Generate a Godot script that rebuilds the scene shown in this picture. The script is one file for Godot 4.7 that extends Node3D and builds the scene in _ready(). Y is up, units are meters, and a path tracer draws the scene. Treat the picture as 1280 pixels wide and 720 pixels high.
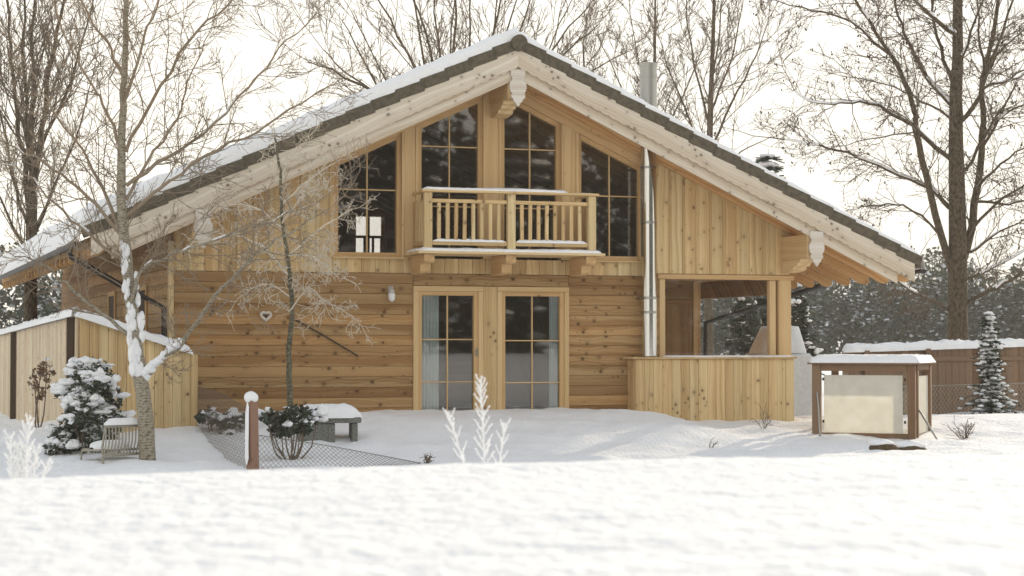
extends Node3D
# A timber chalet in snow, seen across a snow bank. Metres, y up; the gable wall lies in the plane z = 0.

const RX := -0.43          # x of the ridge
const PITCH := 0.466       # rise over run of the roof
const BACK := -18.0        # z of the rear gable

var rng := RandomNumberGenerator.new()
var soft := FastNoiseLite.new()
var fine := FastNoiseLite.new()
var M := {}
var cam_at := Vector3(-11.246, 1.17, 32.404)
var cam_right := Vector3(cos(deg_to_rad(18.9)), 0, sin(deg_to_rad(18.9)))
var cam_ahead := Vector3(sin(deg_to_rad(18.9)), 0, -cos(deg_to_rad(18.9)))

# ------------------------------------------------------------------ mesh building
class MB:
	var v := PackedVector3Array()
	var n := PackedVector3Array()
	var u := PackedVector2Array()
	var c := PackedColorArray()
	var i := PackedInt32Array()
	var tint := Color.WHITE
	var coloured := false
	func face(pts: Array, out: Vector3, uvs: Array = []) -> void:
		var nn: Vector3 = (pts[2] - pts[0]).cross(pts[1] - pts[0]).normalized()
		var turn := nn.dot(out) < 0.0
		if turn: nn = -nn
		var s := v.size()
		for k in pts.size():
			v.append(pts[k]); n.append(nn); u.append(uvs[k] if uvs.size() else Vector2(pts[k].x, pts[k].y))
			if coloured: c.append(tint)
		for k in range(1, pts.size() - 1):
			i.append(s)
			if turn:
				i.append(s + k + 1); i.append(s + k)
			else:
				i.append(s + k); i.append(s + k + 1)
	# box with chamfered edges; the grain (u) runs along axis g
	func box(size: Vector3, xf: Transform3D, ch := 0.006, g := 0, off := Vector2.ZERO, tex := Vector2(3.0, 1.5)) -> void:
		var h := size * 0.5
		var e := minf(ch, minf(h.x, minf(h.y, h.z)) * 0.5)
		var uvf := func(p: Vector3) -> Vector2:
			return Vector2((p[g] + off.x) / tex.x, (p[(g + 1) % 3] + p[(g + 2) % 3] + off.y) / tex.y)
		var emit := func(ps: Array, o: Vector3) -> void:
			var q := []
			var w := []
			for p in ps:
				q.append(xf * p); w.append(uvf.call(p))
			face(q, xf.basis * o, w)
		for k in 3:
			var a := (k + 1) % 3
			var b := (k + 2) % 3
			for s in [-1.0, 1.0]:
				var ps := []
				for t in [[-1, -1], [-1, 1], [1, 1], [1, -1]]:
					var p := Vector3.ZERO
					p[k] = s * h[k]; p[a] = t[0] * (h[a] - e); p[b] = t[1] * (h[b] - e)
					ps.append(p)
				var o := Vector3.ZERO
				o[k] = s
				emit.call(ps, o)
			if e > 0.0005:
				for s in [-1.0, 1.0]:
					for t in [-1.0, 1.0]:
						var ps := []
						for w in [[-1, 0], [1, 0], [1, 1], [-1, 1]]:
							var p := Vector3.ZERO
							p[k] = w[0] * (h[k] - e)
							p[a] = s * (h[a] if w[1] == 0 else h[a] - e)
							p[b] = t * (h[b] - e if w[1] == 0 else h[b])
							ps.append(p)
						var o := Vector3.ZERO
						o[a] = s; o[b] = t
						emit.call(ps, o)
	# flat polygon (x, y) given a thickness from z0 to z1
	func prism(poly: PackedVector2Array, z0: float, z1: float, xf := Transform3D(), uvt := Transform2D(), tex := Vector2(3.0, 1.5)) -> void:
		var tri := Geometry2D.triangulate_polygon(poly)
		for s in [0, 1]:
			var z := z0 if s == 0 else z1
			for k in range(0, tri.size(), 3):
				var ps := []
				var w := []
				for q in 3:
					var p := poly[tri[k + q]]
					ps.append(xf * Vector3(p.x, p.y, z)); w.append((uvt * p) / tex)
				face(ps, xf.basis * Vector3(0, 0, z1 - z0) * (1.0 if s else -1.0), w)
		var mid := Vector2.ZERO
		var turn := 0.0
		for k in poly.size():
			var p := poly[k]
			var q := poly[(k + 1) % poly.size()]
			turn += p.x * q.y - q.x * p.y
		for k in poly.size():
			var p := poly[k]
			var q := poly[(k + 1) % poly.size()]
			var o := Vector2(q.y - p.y, p.x - q.x) * signf(turn)
			var wp: Vector2 = (uvt * p) / tex
			var wq: Vector2 = (uvt * q) / tex
			var dz := Vector2(0, absf(z1 - z0) / tex.y)
			face([xf * Vector3(p.x, p.y, z0), xf * Vector3(q.x, q.y, z0), xf * Vector3(q.x, q.y, z1), xf * Vector3(p.x, p.y, z1)], xf.basis * Vector3(o.x, o.y, 0), [wp, wq, wq + dz, wp + dz])
	# smooth sheet of rows x cols points
	func grid(p: PackedVector3Array, cols: int, closed := false, hint := Vector3.UP) -> void:
		var rows := p.size() / cols
		var s := v.size()
		var r0 := rows / 2
		var k0 := cols / 2
		var test := (p[r0 * cols + (k0 + 1) % cols] - p[r0 * cols + k0 - 1]).cross(p[mini(r0 + 1, rows - 1) * cols + k0] - p[maxi(r0 - 1, 0) * cols + k0])
		if closed:
			var mid := Vector3.ZERO
			for q in p: mid += q
			hint = p[r0 * cols + k0] - mid / p.size()
		var w := 1.0 if test.dot(hint) >= 0.0 else -1.0
		for r in rows:
			for k in cols:
				var a := p[maxi(r - 1, 0) * cols + k]
				var b := p[mini(r + 1, rows - 1) * cols + k]
				var l := (k - 1 + cols) % cols if closed else maxi(k - 1, 0)
				var m := (k + 1) % cols if closed else mini(k + 1, cols - 1)
				var nn := (p[r * cols + m] - p[r * cols + l]).cross(b - a) * w
				v.append(p[r * cols + k]); n.append(nn.normalized() if nn.length_squared() > 1e-18 else (hint if not closed else (Vector3.UP if r < r0 else Vector3.DOWN)))
				u.append(Vector2(float(k) / cols, float(r) / rows))
				if coloured: c.append(tint)
		for r in rows - 1:
			for k in cols if closed else cols - 1:
				var m := (k + 1) % cols
				var a := s + r * cols + k
				var b := s + r * cols + m
				if w > 0.0: i.append_array([a, a + cols, b, b, a + cols, b + cols])
				else: i.append_array([a, b, a + cols, b, b + cols, a + cols])
	func tube(p: PackedVector3Array, r0: float, r1: float, sides: int, power := 1.0, cap := false) -> void:
		var m := p.size()
		if m < 2: return
		var s := v.size()
		var d := (p[1] - p[0]).normalized()
		var side := d.cross(Vector3.UP if absf(d.y) < 0.9 else Vector3.RIGHT).normalized()
		for k in m:
			if k < m - 1 and k > 0: d = (p[k + 1] - p[k - 1]).normalized()
			elif k: d = (p[k] - p[k - 1]).normalized()
			side = (side - d * side.dot(d)).normalized()
			var up := d.cross(side)
			var t := float(k) / (m - 1)
			var r := r0 + (r1 - r0) * pow(t, power)
			for q in sides:
				var a := TAU * q / sides
				var o := side * cos(a) + up * sin(a)
				v.append(p[k] + o * r); n.append(o); u.append(Vector2(float(q) / sides, t * 4.0))
				if coloured: c.append(tint)
		for k in m - 1:
			for q in sides:
				var a := s + k * sides + q
				var b := s + k * sides + (q + 1) % sides
				i.append_array([a, a + sides, b, b, a + sides, b + sides])
		if cap:
			for e in [0, m - 1]:
				var ps := []
				for q in sides: ps.append(v[s + e * sides + q])
				face(ps, (p[e] - p[1 if e == 0 else m - 2]))
	func blob(at: Vector3, r: Vector3, seed_: int, rough := 0.25, across := 9, down := 6) -> void:
		var q := PackedVector3Array()
		var w := RandomNumberGenerator.new()
		w.seed = seed_
		var ph := [w.randf() * TAU, w.randf() * TAU, w.randf() * TAU]
		for a in down + 1:
			var th := PI * a / down
			for b in across:
				var f := TAU * b / across
				var k := 1.0 + rough * (sin(2.0 * f + ph[0]) * 0.5 + sin(3.0 * f + 2.0 * th + ph[1]) * 0.4 + cos(2.5 * th + ph[2]) * 0.4)
				q.append(at + Vector3(sin(th) * cos(f) * r.x, cos(th) * r.y, -sin(th) * sin(f) * r.z) * k)
		grid(q, across, true)
	func quadleaf(at: Vector3, a: Vector3, b: Vector3) -> void:
		var s := v.size()
		var nn := a.cross(b).normalized()
		v.append_array([at - a - b, at + a - b, at + a + b, at - a + b])
		for k in 4:
			n.append(nn); u.append(Vector2(k & 1, k >> 1))
			if coloured: c.append(tint)
		i.append_array([s, s + 2, s + 1, s, s + 3, s + 2])
	func done() -> ArrayMesh:
		var a := []
		a.resize(Mesh.ARRAY_MAX)
		a[Mesh.ARRAY_VERTEX] = v; a[Mesh.ARRAY_NORMAL] = n; a[Mesh.ARRAY_TEX_UV] = u; a[Mesh.ARRAY_INDEX] = i
		if coloured: a[Mesh.ARRAY_COLOR] = c
		var m := ArrayMesh.new()
		m.add_surface_from_arrays(Mesh.PRIMITIVE_TRIANGLES, a)
		return m

func part(parent: Node, called: String, b, mat: Material) -> MeshInstance3D:
	var o := MeshInstance3D.new()
	o.name = called
	o.mesh = b.done() if b is MB else b
	o.material_override = mat
	parent.add_child(o, true)
	return o

func node(parent: Node, called: String, at := Vector3.ZERO) -> Node3D:
	var o := Node3D.new()
	o.name = called
	parent.add_child(o, true)
	o.position = at
	return o

func tag(o: Node, label: String, category: String, group := "") -> Node:
	o.set_meta("label", label)
	o.set_meta("category", category)
	if group: o.set_meta("group", group)
	return o

func at(x: float, y: float, z: float) -> Transform3D:
	return Transform3D(Basis(), Vector3(x, y, z))

func roff() -> Vector2:
	return Vector2(rng.randf() * 3.0, rng.randf() * 1.5)

# one board between two corners, grain along axis g
func board(parent: Node, called: String, lo: Vector3, hi: Vector3, g: int, mat: Material, ch := 0.006) -> MeshInstance3D:
	var b := MB.new()
	b.box(hi - lo, at((lo.x + hi.x) / 2, (lo.y + hi.y) / 2, (lo.z + hi.z) / 2), ch, g, roff())
	return part(parent, called, b, mat)

func roof_y(x: float, top: float) -> float:
	return top - PITCH * absf(x - RX)

# rounded ridge of snow lying along a path; half width w, height h
func snow_strip(b: MB, path: PackedVector3Array, w: float, h: float, side := Vector3.ZERO, jit := 0.25, taper := true) -> void:
	var fineer := PackedVector3Array()
	for k in path.size() - 1:
		var m := maxi(2, int(path[k].distance_to(path[k + 1]) / 0.09))
		for q in m: fineer.append(path[k].lerp(path[k + 1], float(q) / m))
	fineer.append(path[path.size() - 1])
	var cols := 11
	var p := PackedVector3Array()
	var last := fineer.size() - 1
	for k in fineer.size():
		var d := (fineer[mini(k + 1, last)] - fineer[maxi(k - 1, 0)]).normalized()
		var s := side if side != Vector3.ZERO else d.cross(Vector3.UP).normalized()
		var f := 1.0
		if taper:
			var e := minf(k, last - k) * 0.09 / maxf(h, 0.03)
			f = sqrt(clampf(e, 0.05, 1.0))
		for q in cols:
			var a := PI * q / (cols - 1)
			var o := fineer[k]
			var nz := 1.0 + jit * soft.get_noise_3d(o.x * 9.0 + q * 2.0, o.y * 9.0, o.z * 9.0) * 2.0
			p.append(o + s * (cos(a) * w * f * (1.0 + 0.4 * (nz - 1.0))) + Vector3.UP * (pow(maxf(sin(a), 0.0), 0.6) * h * f * nz - 0.004))
	b.grid(p, cols)

# ------------------------------------------------------------------ colours and textures
func lin(r: float, g: float, b: float) -> Color:
	return Color(r, g, b).linear_to_srgb()

func noise_tex(freq: float, size: int, as_normal := false, strength := 4.0, seed_ := 1, octaves := 4) -> NoiseTexture2D:
	var f := FastNoiseLite.new()
	f.seed = seed_
	f.frequency = freq
	f.fractal_octaves = octaves
	var t := NoiseTexture2D.new()
	t.width = size; t.height = size; t.seamless = true
	t.noise = f
	t.as_normal_map = as_normal
	t.bump_strength = strength
	return t

func ramp_tex(freq: float, size: int, cols: Array, seed_: int, octaves := 4) -> NoiseTexture2D:
	var t := noise_tex(freq, size, false, 1.0, seed_, octaves)
	var g := Gradient.new()
	g.offsets = PackedFloat32Array([0.0, 0.5, 1.0])
	g.colors = PackedColorArray(cols)
	t.color_ramp = g
	return t

# sawn spruce, 3 m along the grain by 1.5 m across: growth lines that swing round scattered knots
func wood_tex(seed_: int, knots: int, contrast: float, big := 8.0) -> Array:
	var W := 768
	var H := 384
	var r := RandomNumberGenerator.new()
	r.seed = seed_
	var tab := PackedFloat32Array()
	for k in 512: tab.append(r.randf())
	var rough := PackedFloat32Array()
	for k in 512: rough.append(r.randf())
	var dy := PackedFloat32Array()
	dy.resize(W * H)
	var dark := PackedFloat32Array()
	dark.resize(W * H)
	for k in knots:
		var kx := r.randf() * W
		var ky := r.randf() * H
		var rad := r.randf_range(0.45, 1.0) * big if r.randf() > 0.35 else r.randf_range(0.15, 0.4) * big
		var asp := r.randf_range(0.9, 1.5)
		var R := int(rad * 7)
		for yy in range(-R, R + 1):
			for xx in range(-R * 2, R * 2 + 1):
				var px := posmod(int(kx) + xx, W)
				var py := posmod(int(ky) + yy, H)
				var d := sqrt((xx / asp) * (xx / asp) + yy * yy)
				var id := py * W + px
				dy[id] += signf(yy + 0.01) * rad * 1.3 * exp(-d / (rad * 2.2))
				var core := smoothstep(1.15, 0.45, d / rad) * (0.8 + 0.2 * smoothstep(0.25, 0.9, d / rad))
				var halo := exp(-d / (rad * 1.2)) * 0.35
				dark[id] = maxf(dark[id], maxf(core * (0.55 + 0.43 * tab[(k * 7) % 512]), halo))
	var data := PackedByteArray()
	data.resize(W * H * 3)
	var hb := PackedByteArray()
	hb.resize(W * H)
	var lightc := Vector3(0.84, 0.84, 0.84)
	var growth := Vector3(0.52, 0.42, 0.32)
	var knotc := Vector3(0.12, 0.068, 0.036)
	for y in H:
		for x in W:
			var id := y * W + x
			var xx := TAU * x / W
			var yy := y + dy[id] + 5.0 * sin(xx + 0.02 * y) + 2.5 * sin(3.0 * xx + 1.7 + y * 0.035)
			var a := fposmod(yy * 0.5, 192.0)
			var k := int(a)
			var f := a - k
			var g := lerpf(tab[k % 192], tab[(k + 1) % 192], f)
			var a2 := fposmod(yy * 0.08, 30.72)
			var k2 := int(a2)
			var g2 := lerpf(rough[k2 % 31], rough[(k2 + 1) % 31], smoothstep(0.0, 1.0, a2 - k2))
			var streak := tab[int(fposmod(yy * 0.9 + 9.0 * sin(xx * 2.0 + y * 0.3), 512.0))] * (0.5 + 0.5 * sin(xx * 2.0 + y * 1.7))
			var t := clampf((g * 0.5 + g2 * 0.65 + streak * 0.3 - 0.3) * contrast, 0.0, 1.0)
			var cc := lightc.lerp(growth, t).lerp(knotc, dark[id])
			cc *= 0.96 + 0.08 * tab[(x * 13 + y * 7) % 512]
			data[id * 3] = int(clampf(pow(cc.x, 0.4545), 0, 1) * 255)
			data[id * 3 + 1] = int(clampf(pow(cc.y, 0.4545), 0, 1) * 255)
			data[id * 3 + 2] = int(clampf(pow(cc.z, 0.4545), 0, 1) * 255)
			hb[id] = int(clampf(0.75 - t * 0.4 - dark[id] * 0.3, 0, 1) * 255)
	return [ImageTexture.create_from_image(Image.create_from_data(W, H, false, Image.FORMAT_RGB8, data)), ImageTexture.create_from_image(Image.create_from_data(W, H, false, Image.FORMAT_L8, hb))]

func mat(albedo: Color, rough := 0.8, tex: Texture2D = null, spec := 0.4) -> StandardMaterial3D:
	var m := StandardMaterial3D.new()
	m.albedo_color = albedo
	m.roughness = rough
	m.metallic_specular = spec
	m.albedo_texture = tex
	return m

func wood(tones: Array, tex: Array) -> Array:
	var out := []
	for t in tones:
		var m := mat(t, 0.72, tex[0], 0.35)
		m.heightmap_enabled = true
		m.heightmap_texture = tex[1]
		m.heightmap_scale = 0.12
		out.append(m)
	return out

func any(l: Array):
	return l[rng.randi() % l.size()]

func shades(r: float, g: float, b: float, n: int, spread: float) -> Array:
	var out := []
	for k in n:
		var f := 1.0 + spread * (2.0 * k / (n - 1) - 1.0)
		var w := 0.045 * ((k * 7) % 5 - 2)
		out.append(lin(minf(r * f, 1.0), minf(g * f * (1.0 + w * 0.5), 1.0), b * f * (1.0 + w)))
	return out

func make_materials() -> void:
	var wa := wood_tex(11, 64, 1.35, 11.0)
	var wb := wood_tex(23, 46, 0.95, 8.5)
	var wc := wood_tex(37, 9, 0.7, 6.0)
	M.siding = wood(shades(0.56, 0.365, 0.170, 6, 0.17), wa)
	M.upright = wood(shades(0.90, 0.69, 0.375, 5, 0.11), wb)
	M.beam = wood(shades(0.86, 0.62, 0.33, 3, 0.05), wc)
	M.frame = wood(shades(0.82, 0.58, 0.30, 3, 0.04), wc)
	M.barge = wood([lin(0.92, 0.845, 0.71), lin(0.90, 0.825, 0.69)], wb)
	M.white_wood = mat(lin(0.86, 0.80, 0.71), 0.8, wc[0])
	M.soffit = wood(shades(0.86, 0.56, 0.27, 4, 0.06), wb)
	M.room = wood(shades(0.62, 0.44, 0.25, 3, 0.08), wc)
	M.fence = wood(shades(0.90, 0.78, 0.58, 5, 0.08), wb)
	M.brown = wood(shades(0.30, 0.19, 0.115, 4, 0.14), wc)
	M.post = wood(shades(0.36, 0.22, 0.16, 2, 0.05), wc)
	M.dark_wood = mat(lin(0.10, 0.07, 0.05), 0.8, wc[0])
	M.snow = mat(lin(0.90, 0.905, 0.905), 0.75, null, 0.25)
	M.snow.heightmap_enabled = true
	M.snow.heightmap_texture = noise_tex(0.02, 512, false, 1.0, 4, 5)
	M.snow.heightmap_scale = 1.6
	M.snow.uv1_triplanar = true
	M.snow.uv1_world_triplanar = true
	M.snow.uv1_scale = Vector3(0.9, 0.9, 0.9)
	M.tile = mat(lin(0.150, 0.124, 0.090), 0.85, ramp_tex(0.03, 256, [Color(0.7, 0.7, 0.68), Color(0.9, 0.9, 0.88), Color(1, 1, 1)], 8))
	M.tile.uv1_triplanar = true
	M.steel = mat(lin(0.62, 0.62, 0.60), 0.13, null, 0.5)
	M.steel.metallic = 1.0
	M.steel_dull = mat(lin(0.34, 0.34, 0.32), 0.30, null, 0.5)
	M.steel_dull.metallic = 1.0
	M.gutter = mat(lin(0.035, 0.03, 0.028), 0.5)
	M.glass = mat(Color(0.12, 0.12, 0.09, 0.08), 0.02, null, 0.5)
	M.glass.transparency = BaseMaterial3D.TRANSPARENCY_ALPHA
	M.clear = mat(Color(0.5, 0.5, 0.45, 0.04), 0.02, null, 0.5)
	M.clear.transparency = BaseMaterial3D.TRANSPARENCY_ALPHA
	M.frost = mat(lin(0.90, 0.89, 0.84), 0.8, ramp_tex(0.015, 256, [Color(0.96, 0.955, 0.94), Color(0.98, 0.975, 0.96), Color(1, 1, 1)], 9))
	M.frost.uv1_triplanar = true
	M.frost.backlight_enabled = true
	M.frost.backlight = Color(1, 1, 1)
	M.curtain = mat(lin(0.80, 0.88, 0.87), 0.9)
	M.curtain.backlight_enabled = true
	M.curtain.backlight = Color(0.4, 0.4, 0.4)
	M.plaster = mat(lin(0.82, 0.82, 0.80), 0.85, ramp_tex(0.03, 256, [Color(0.93, 0.93, 0.92), Color(0.97, 0.97, 0.96), Color(1, 1, 1)], 12))
	M.plaster.uv1_triplanar = true
	M.stone = mat(lin(0.30, 0.30, 0.28), 0.9, ramp_tex(0.05, 256, [Color(0.55, 0.55, 0.52), Color(0.8, 0.8, 0.78), Color(1, 1, 1)], 14))
	M.stone.uv1_triplanar = true
	M.stone.uv1_scale = Vector3(2, 2, 2)
	M.bark = mat(lin(0.20, 0.16, 0.115), 0.95, ramp_tex(0.06, 256, [Color(0.30, 0.28, 0.26), Color(0.78, 0.76, 0.72), Color(1, 1, 1)], 15))
	M.bark.uv1_triplanar = true
	M.bark.uv1_world_triplanar = true
	M.bark.uv1_scale = Vector3(0.9, 0.4, 0.9)
	M.bark.heightmap_enabled = true
	M.bark.heightmap_texture = M.bark.albedo_texture
	M.bark.heightmap_scale = 2.5
	M.birch = mat(lin(0.45, 0.415, 0.34), 0.9, ramp_tex(0.045, 256, [Color(0.30, 0.28, 0.25), Color(0.88, 0.86, 0.82), Color(1, 1, 1)], 16))
	M.birch.uv1_triplanar = true
	M.birch.uv1_world_triplanar = true
	M.birch.uv1_scale = Vector3(1.0, 3.0, 1.0)
	M.twig = mat(lin(0.175, 0.132, 0.095), 0.9)
	M.twig_birch = mat(lin(0.30, 0.235, 0.165), 0.9)
	M.twig_frost = mat(lin(0.70, 0.62, 0.50), 0.9)
	M.sapling = mat(lin(0.27, 0.26, 0.19), 0.9, M.bark.albedo_texture)
	M.sapling.uv1_triplanar = true
	M.rime = mat(lin(0.93, 0.94, 0.95), 0.8, null, 0.2)
	M.rime.backlight_enabled = true
	M.rime.backlight = Color(0.5, 0.5, 0.5)
	M.leaf = mat(Color.WHITE, 0.65)
	M.leaf.vertex_color_use_as_albedo = true
	M.wire = mat(lin(0.16, 0.13, 0.10), 0.7)
	M.wire_light = mat(lin(0.40, 0.36, 0.30), 0.6)
	M.bamboo = mat(lin(0.46, 0.43, 0.35), 0.8, wc[0])
	M.lamp = mat(lin(0.50, 0.48, 0.44), 0.35)
	M.opal = mat(lin(0.80, 0.80, 0.78), 0.3)
	M.earth = mat(lin(0.16, 0.11, 0.06), 0.95, M.stone.albedo_texture)
	M.earth.uv1_triplanar = true
	M.cone = mat(lin(0.05, 0.035, 0.025), 0.9)
const BIRCH := [
	[0.125,0.020,[-7.29,-0.65,4.83, -7.33,0.15,4.85, -7.41,0.83,4.84, -7.50,1.51,4.83, -7.57,2.19,4.82, -7.65,2.88,4.82, -7.68,3.56,4.83, -7.67,4.35,4.86, -7.65,5.15,4.89, -7.64,6.06,4.92, -7.65,7.42,4.96, -7.64,9.02,5.01]],
	[0.043,0.011,[-7.39,0.66,4.84, -7.11,0.98,5.16, -6.90,1.20,5.45, -6.54,1.81,5.80, -6.11,2.31,6.18, -5.79,2.59,6.50, -5.32,2.91,6.89]],
	[0.030,0.007,[-7.61,3.42,4.85, -7.03,3.86,4.89, -6.54,4.17,4.90, -5.88,4.91,4.98, -5.43,5.45,4.98, -4.99,5.89,4.98]],
	[0.030,0.007,[-7.62,2.99,4.83, -7.18,3.37,5.17, -6.62,3.81,5.54, -5.97,4.13,5.94, -5.42,4.50,6.31, -4.99,4.76,6.63]],
	[0.027,0.009,[-7.62,3.90,4.86, -7.12,4.88,4.74, -6.55,5.75,4.65, -6.05,6.22,4.52, -5.66,6.75,4.35]],
	[0.024,0.009,[-7.66,4.58,4.87, -7.49,5.33,5.30, -7.33,5.83,5.73, -7.18,6.43,6.15]],
	[0.029,0.007,[-7.69,2.83,4.81, -7.93,3.46,4.48, -8.16,3.98,4.15, -8.62,4.73,3.75, -8.92,5.35,3.40]],
	[0.028,0.007,[-7.69,2.74,4.80, -8.15,3.25,4.92, -8.55,3.54,5.06, -9.05,3.82,5.16, -9.49,4.02,5.28]],
	[0.025,0.007,[-7.68,3.96,4.84, -7.94,4.56,4.93, -8.16,4.86,5.02, -8.51,5.53,5.08, -8.74,6.06,5.18]],
	[0.022,0.009,[-7.67,5.04,4.88, -7.90,5.53,4.57, -8.15,6.03,4.25, -8.29,6.65,3.98]],
	[0.032,0.007,[-7.54,1.28,4.81, -7.92,1.57,4.90, -8.24,1.83,5.01, -8.55,2.08,5.12, -8.80,2.26,5.25, -9.27,2.43,5.31]],
	[0.028,0.007,[-7.60,2.31,4.82, -7.97,2.66,4.39, -8.38,3.09,3.94, -8.80,3.58,3.50, -9.23,3.90,3.04]],
	[0.031,0.007,[-7.51,1.57,4.83, -7.48,2.11,5.01, -7.19,2.35,5.28, -6.90,2.49,5.54, -6.40,2.65,5.88, -5.80,2.88,6.25, -5.21,3.15,6.62]],
	[0.025,0.007,[-7.62,3.22,4.84, -7.31,3.79,4.86, -6.92,4.38,4.91, -6.74,4.96,4.88, -6.44,5.67,4.90]]]
const MAPLE := [
	[0.190,0.120,[-7.16,0.78,-15.91, -7.18,2.15,-15.87, -7.16,3.71,-15.82, -7.17,4.89,-15.78]],
	[0.084,0.024,[-7.16,4.69,-15.79, -7.19,5.70,-16.03, -7.11,7.30,-16.22, -7.14,8.93,-16.44, -7.04,10.97,-16.61]],
	[0.084,0.024,[-7.17,4.89,-15.78, -6.99,6.41,-15.28, -6.86,7.72,-14.80, -6.67,9.00,-14.30, -6.54,10.46,-13.81]],
	[0.070,0.024,[-7.20,4.30,-15.81, -7.36,5.92,-16.35, -7.58,7.77,-16.89, -7.65,9.45,-17.40, -7.73,10.97,-17.90]],
	[0.056,0.024,[-7.16,4.69,-15.79, -7.33,6.19,-15.09, -7.49,7.83,-14.39, -7.53,9.60,-13.65]],
	[0.042,0.012,[-7.16,3.71,-15.82, -6.58,5.11,-15.93, -6.09,6.33,-16.08, -5.69,7.77,-16.25]],
	[0.042,0.016,[-7.22,3.13,-15.86, -7.75,4.27,-15.48, -8.35,5.58,-15.11]],
	[0.042,0.016,[-7.19,3.91,-15.82, -7.56,4.86,-15.57, -7.88,6.38,-15.28, -8.19,7.88,-14.98]],
	[0.042,0.016,[-7.14,5.67,-15.75, -6.40,7.30,-15.97, -5.89,8.77,-16.28, -5.56,10.26,-16.65]]]
const SAPLING := [
	[0.060,0.018,[-4.59,-0.49,2.27, -4.67,0.28,2.27, -4.69,1.04,2.29, -4.66,1.81,2.32, -4.72,2.44,2.32, -4.82,3.21,2.31, -4.85,3.91,2.32, -4.94,4.46,2.31]],
	[0.016,0.008,[-4.85,3.78,2.32, -4.70,4.13,2.33, -4.51,4.37,2.35]],
	[0.022,0.007,[-4.69,2.25,2.32, -5.12,2.69,2.37, -5.57,2.87,2.40, -6.08,2.80,2.40]],
	[0.020,0.007,[-4.72,2.57,2.32, -4.24,2.97,2.23, -3.64,3.35,2.19]],
	[0.020,0.006,[-4.80,3.02,2.31, -5.27,3.32,2.48, -5.74,3.36,2.63]],
	[0.018,0.006,[-4.82,3.40,2.31, -4.37,3.80,2.22, -3.83,4.15,2.15]],
	[0.016,0.006,[-4.74,2.57,2.32, -4.44,2.56,2.79, -4.16,2.23,3.25]],
	[0.016,0.006,[-4.69,1.93,2.31, -5.12,2.12,2.39, -5.51,1.92,2.46]],
	[0.016,0.006,[-4.82,3.08,2.31, -4.62,3.44,2.75, -4.41,3.60,3.20]],
	[0.014,0.005,[-4.69,1.68,2.31, -4.46,2.06,2.61, -4.26,1.86,2.88, -3.89,1.61,3.21]]]
const FAN := [
	[0.200,0.150,[3.73,0.13,-15.37, 3.69,2.21,-15.32, 3.69,4.09,-15.26]],
	[0.068,0.012,[3.42,4.87,-15.33, 2.15,6.81,-14.38, 0.55,7.60,-13.58, -0.96,7.96,-12.75]],
	[0.054,0.012,[3.45,4.69,-15.33, 2.44,6.69,-14.90, 0.78,7.83,-14.72, -0.24,8.53,-14.33]],
	[0.067,0.012,[3.49,3.89,-15.34, 2.76,6.04,-16.27, 1.86,8.19,-17.26, 1.19,9.96,-18.19]],
	[0.040,0.012,[3.51,4.05,-15.33, 3.11,6.23,-16.44, 2.21,8.47,-17.73, 1.64,10.35,-18.91]],
	[0.069,0.012,[3.53,5.10,-15.29, 3.08,7.20,-15.49, 2.13,9.19,-15.86, 1.44,10.76,-16.16]],
	[0.067,0.012,[3.56,5.05,-15.28, 2.98,7.07,-14.85, 2.43,9.12,-14.40, 1.58,10.73,-14.08]],
	[0.058,0.012,[3.60,4.06,-15.30, 2.72,6.01,-14.14, 1.92,8.55,-12.93, 1.20,10.56,-11.71]],
	[0.049,0.012,[3.63,4.26,-15.28, 3.46,6.34,-15.22, 3.02,9.10,-15.23, 2.81,11.43,-15.18]],
	[0.065,0.012,[3.65,5.10,-15.25, 2.99,7.02,-14.05, 2.72,9.29,-12.72, 2.17,11.04,-11.49]],
	[0.045,0.012,[3.68,4.60,-15.25, 3.87,6.82,-16.40, 4.10,9.80,-17.52, 4.84,12.46,-18.46]],
	[0.051,0.012,[3.71,5.04,-15.23, 3.96,7.13,-15.15, 3.88,9.43,-15.17, 3.96,11.32,-15.16]],
	[0.041,0.012,[3.74,4.81,-15.22, 4.41,7.03,-16.18, 5.16,9.88,-17.10, 5.73,12.40,-18.08]],
	[0.068,0.012,[3.77,4.64,-15.22, 4.27,6.74,-15.11, 4.50,9.22,-15.08, 4.82,11.29,-15.04]],
	[0.061,0.012,[3.80,4.10,-15.22, 4.52,6.31,-16.31, 5.45,9.18,-17.31, 6.55,11.73,-18.25]],
	[0.047,0.012,[3.82,5.11,-15.19, 4.47,7.22,-15.16, 5.20,9.31,-15.11, 5.84,10.99,-15.11]],
	[0.041,0.012,[3.86,4.40,-15.20, 4.39,6.48,-14.93, 5.61,8.51,-14.44, 6.32,10.11,-14.12]],
	[0.064,0.012,[3.88,4.79,-15.18, 4.48,6.75,-13.80, 5.04,8.32,-12.45, 5.64,9.42,-11.11]],
	[0.070,0.012,[3.91,4.93,-15.16, 5.06,7.12,-15.70, 6.59,8.74,-16.11, 8.04,9.97,-16.57]],
	[0.049,0.012,[3.95,4.49,-15.16, 4.96,6.54,-14.48, 6.08,7.80,-13.79, 7.41,8.64,-13.04]]]
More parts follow.
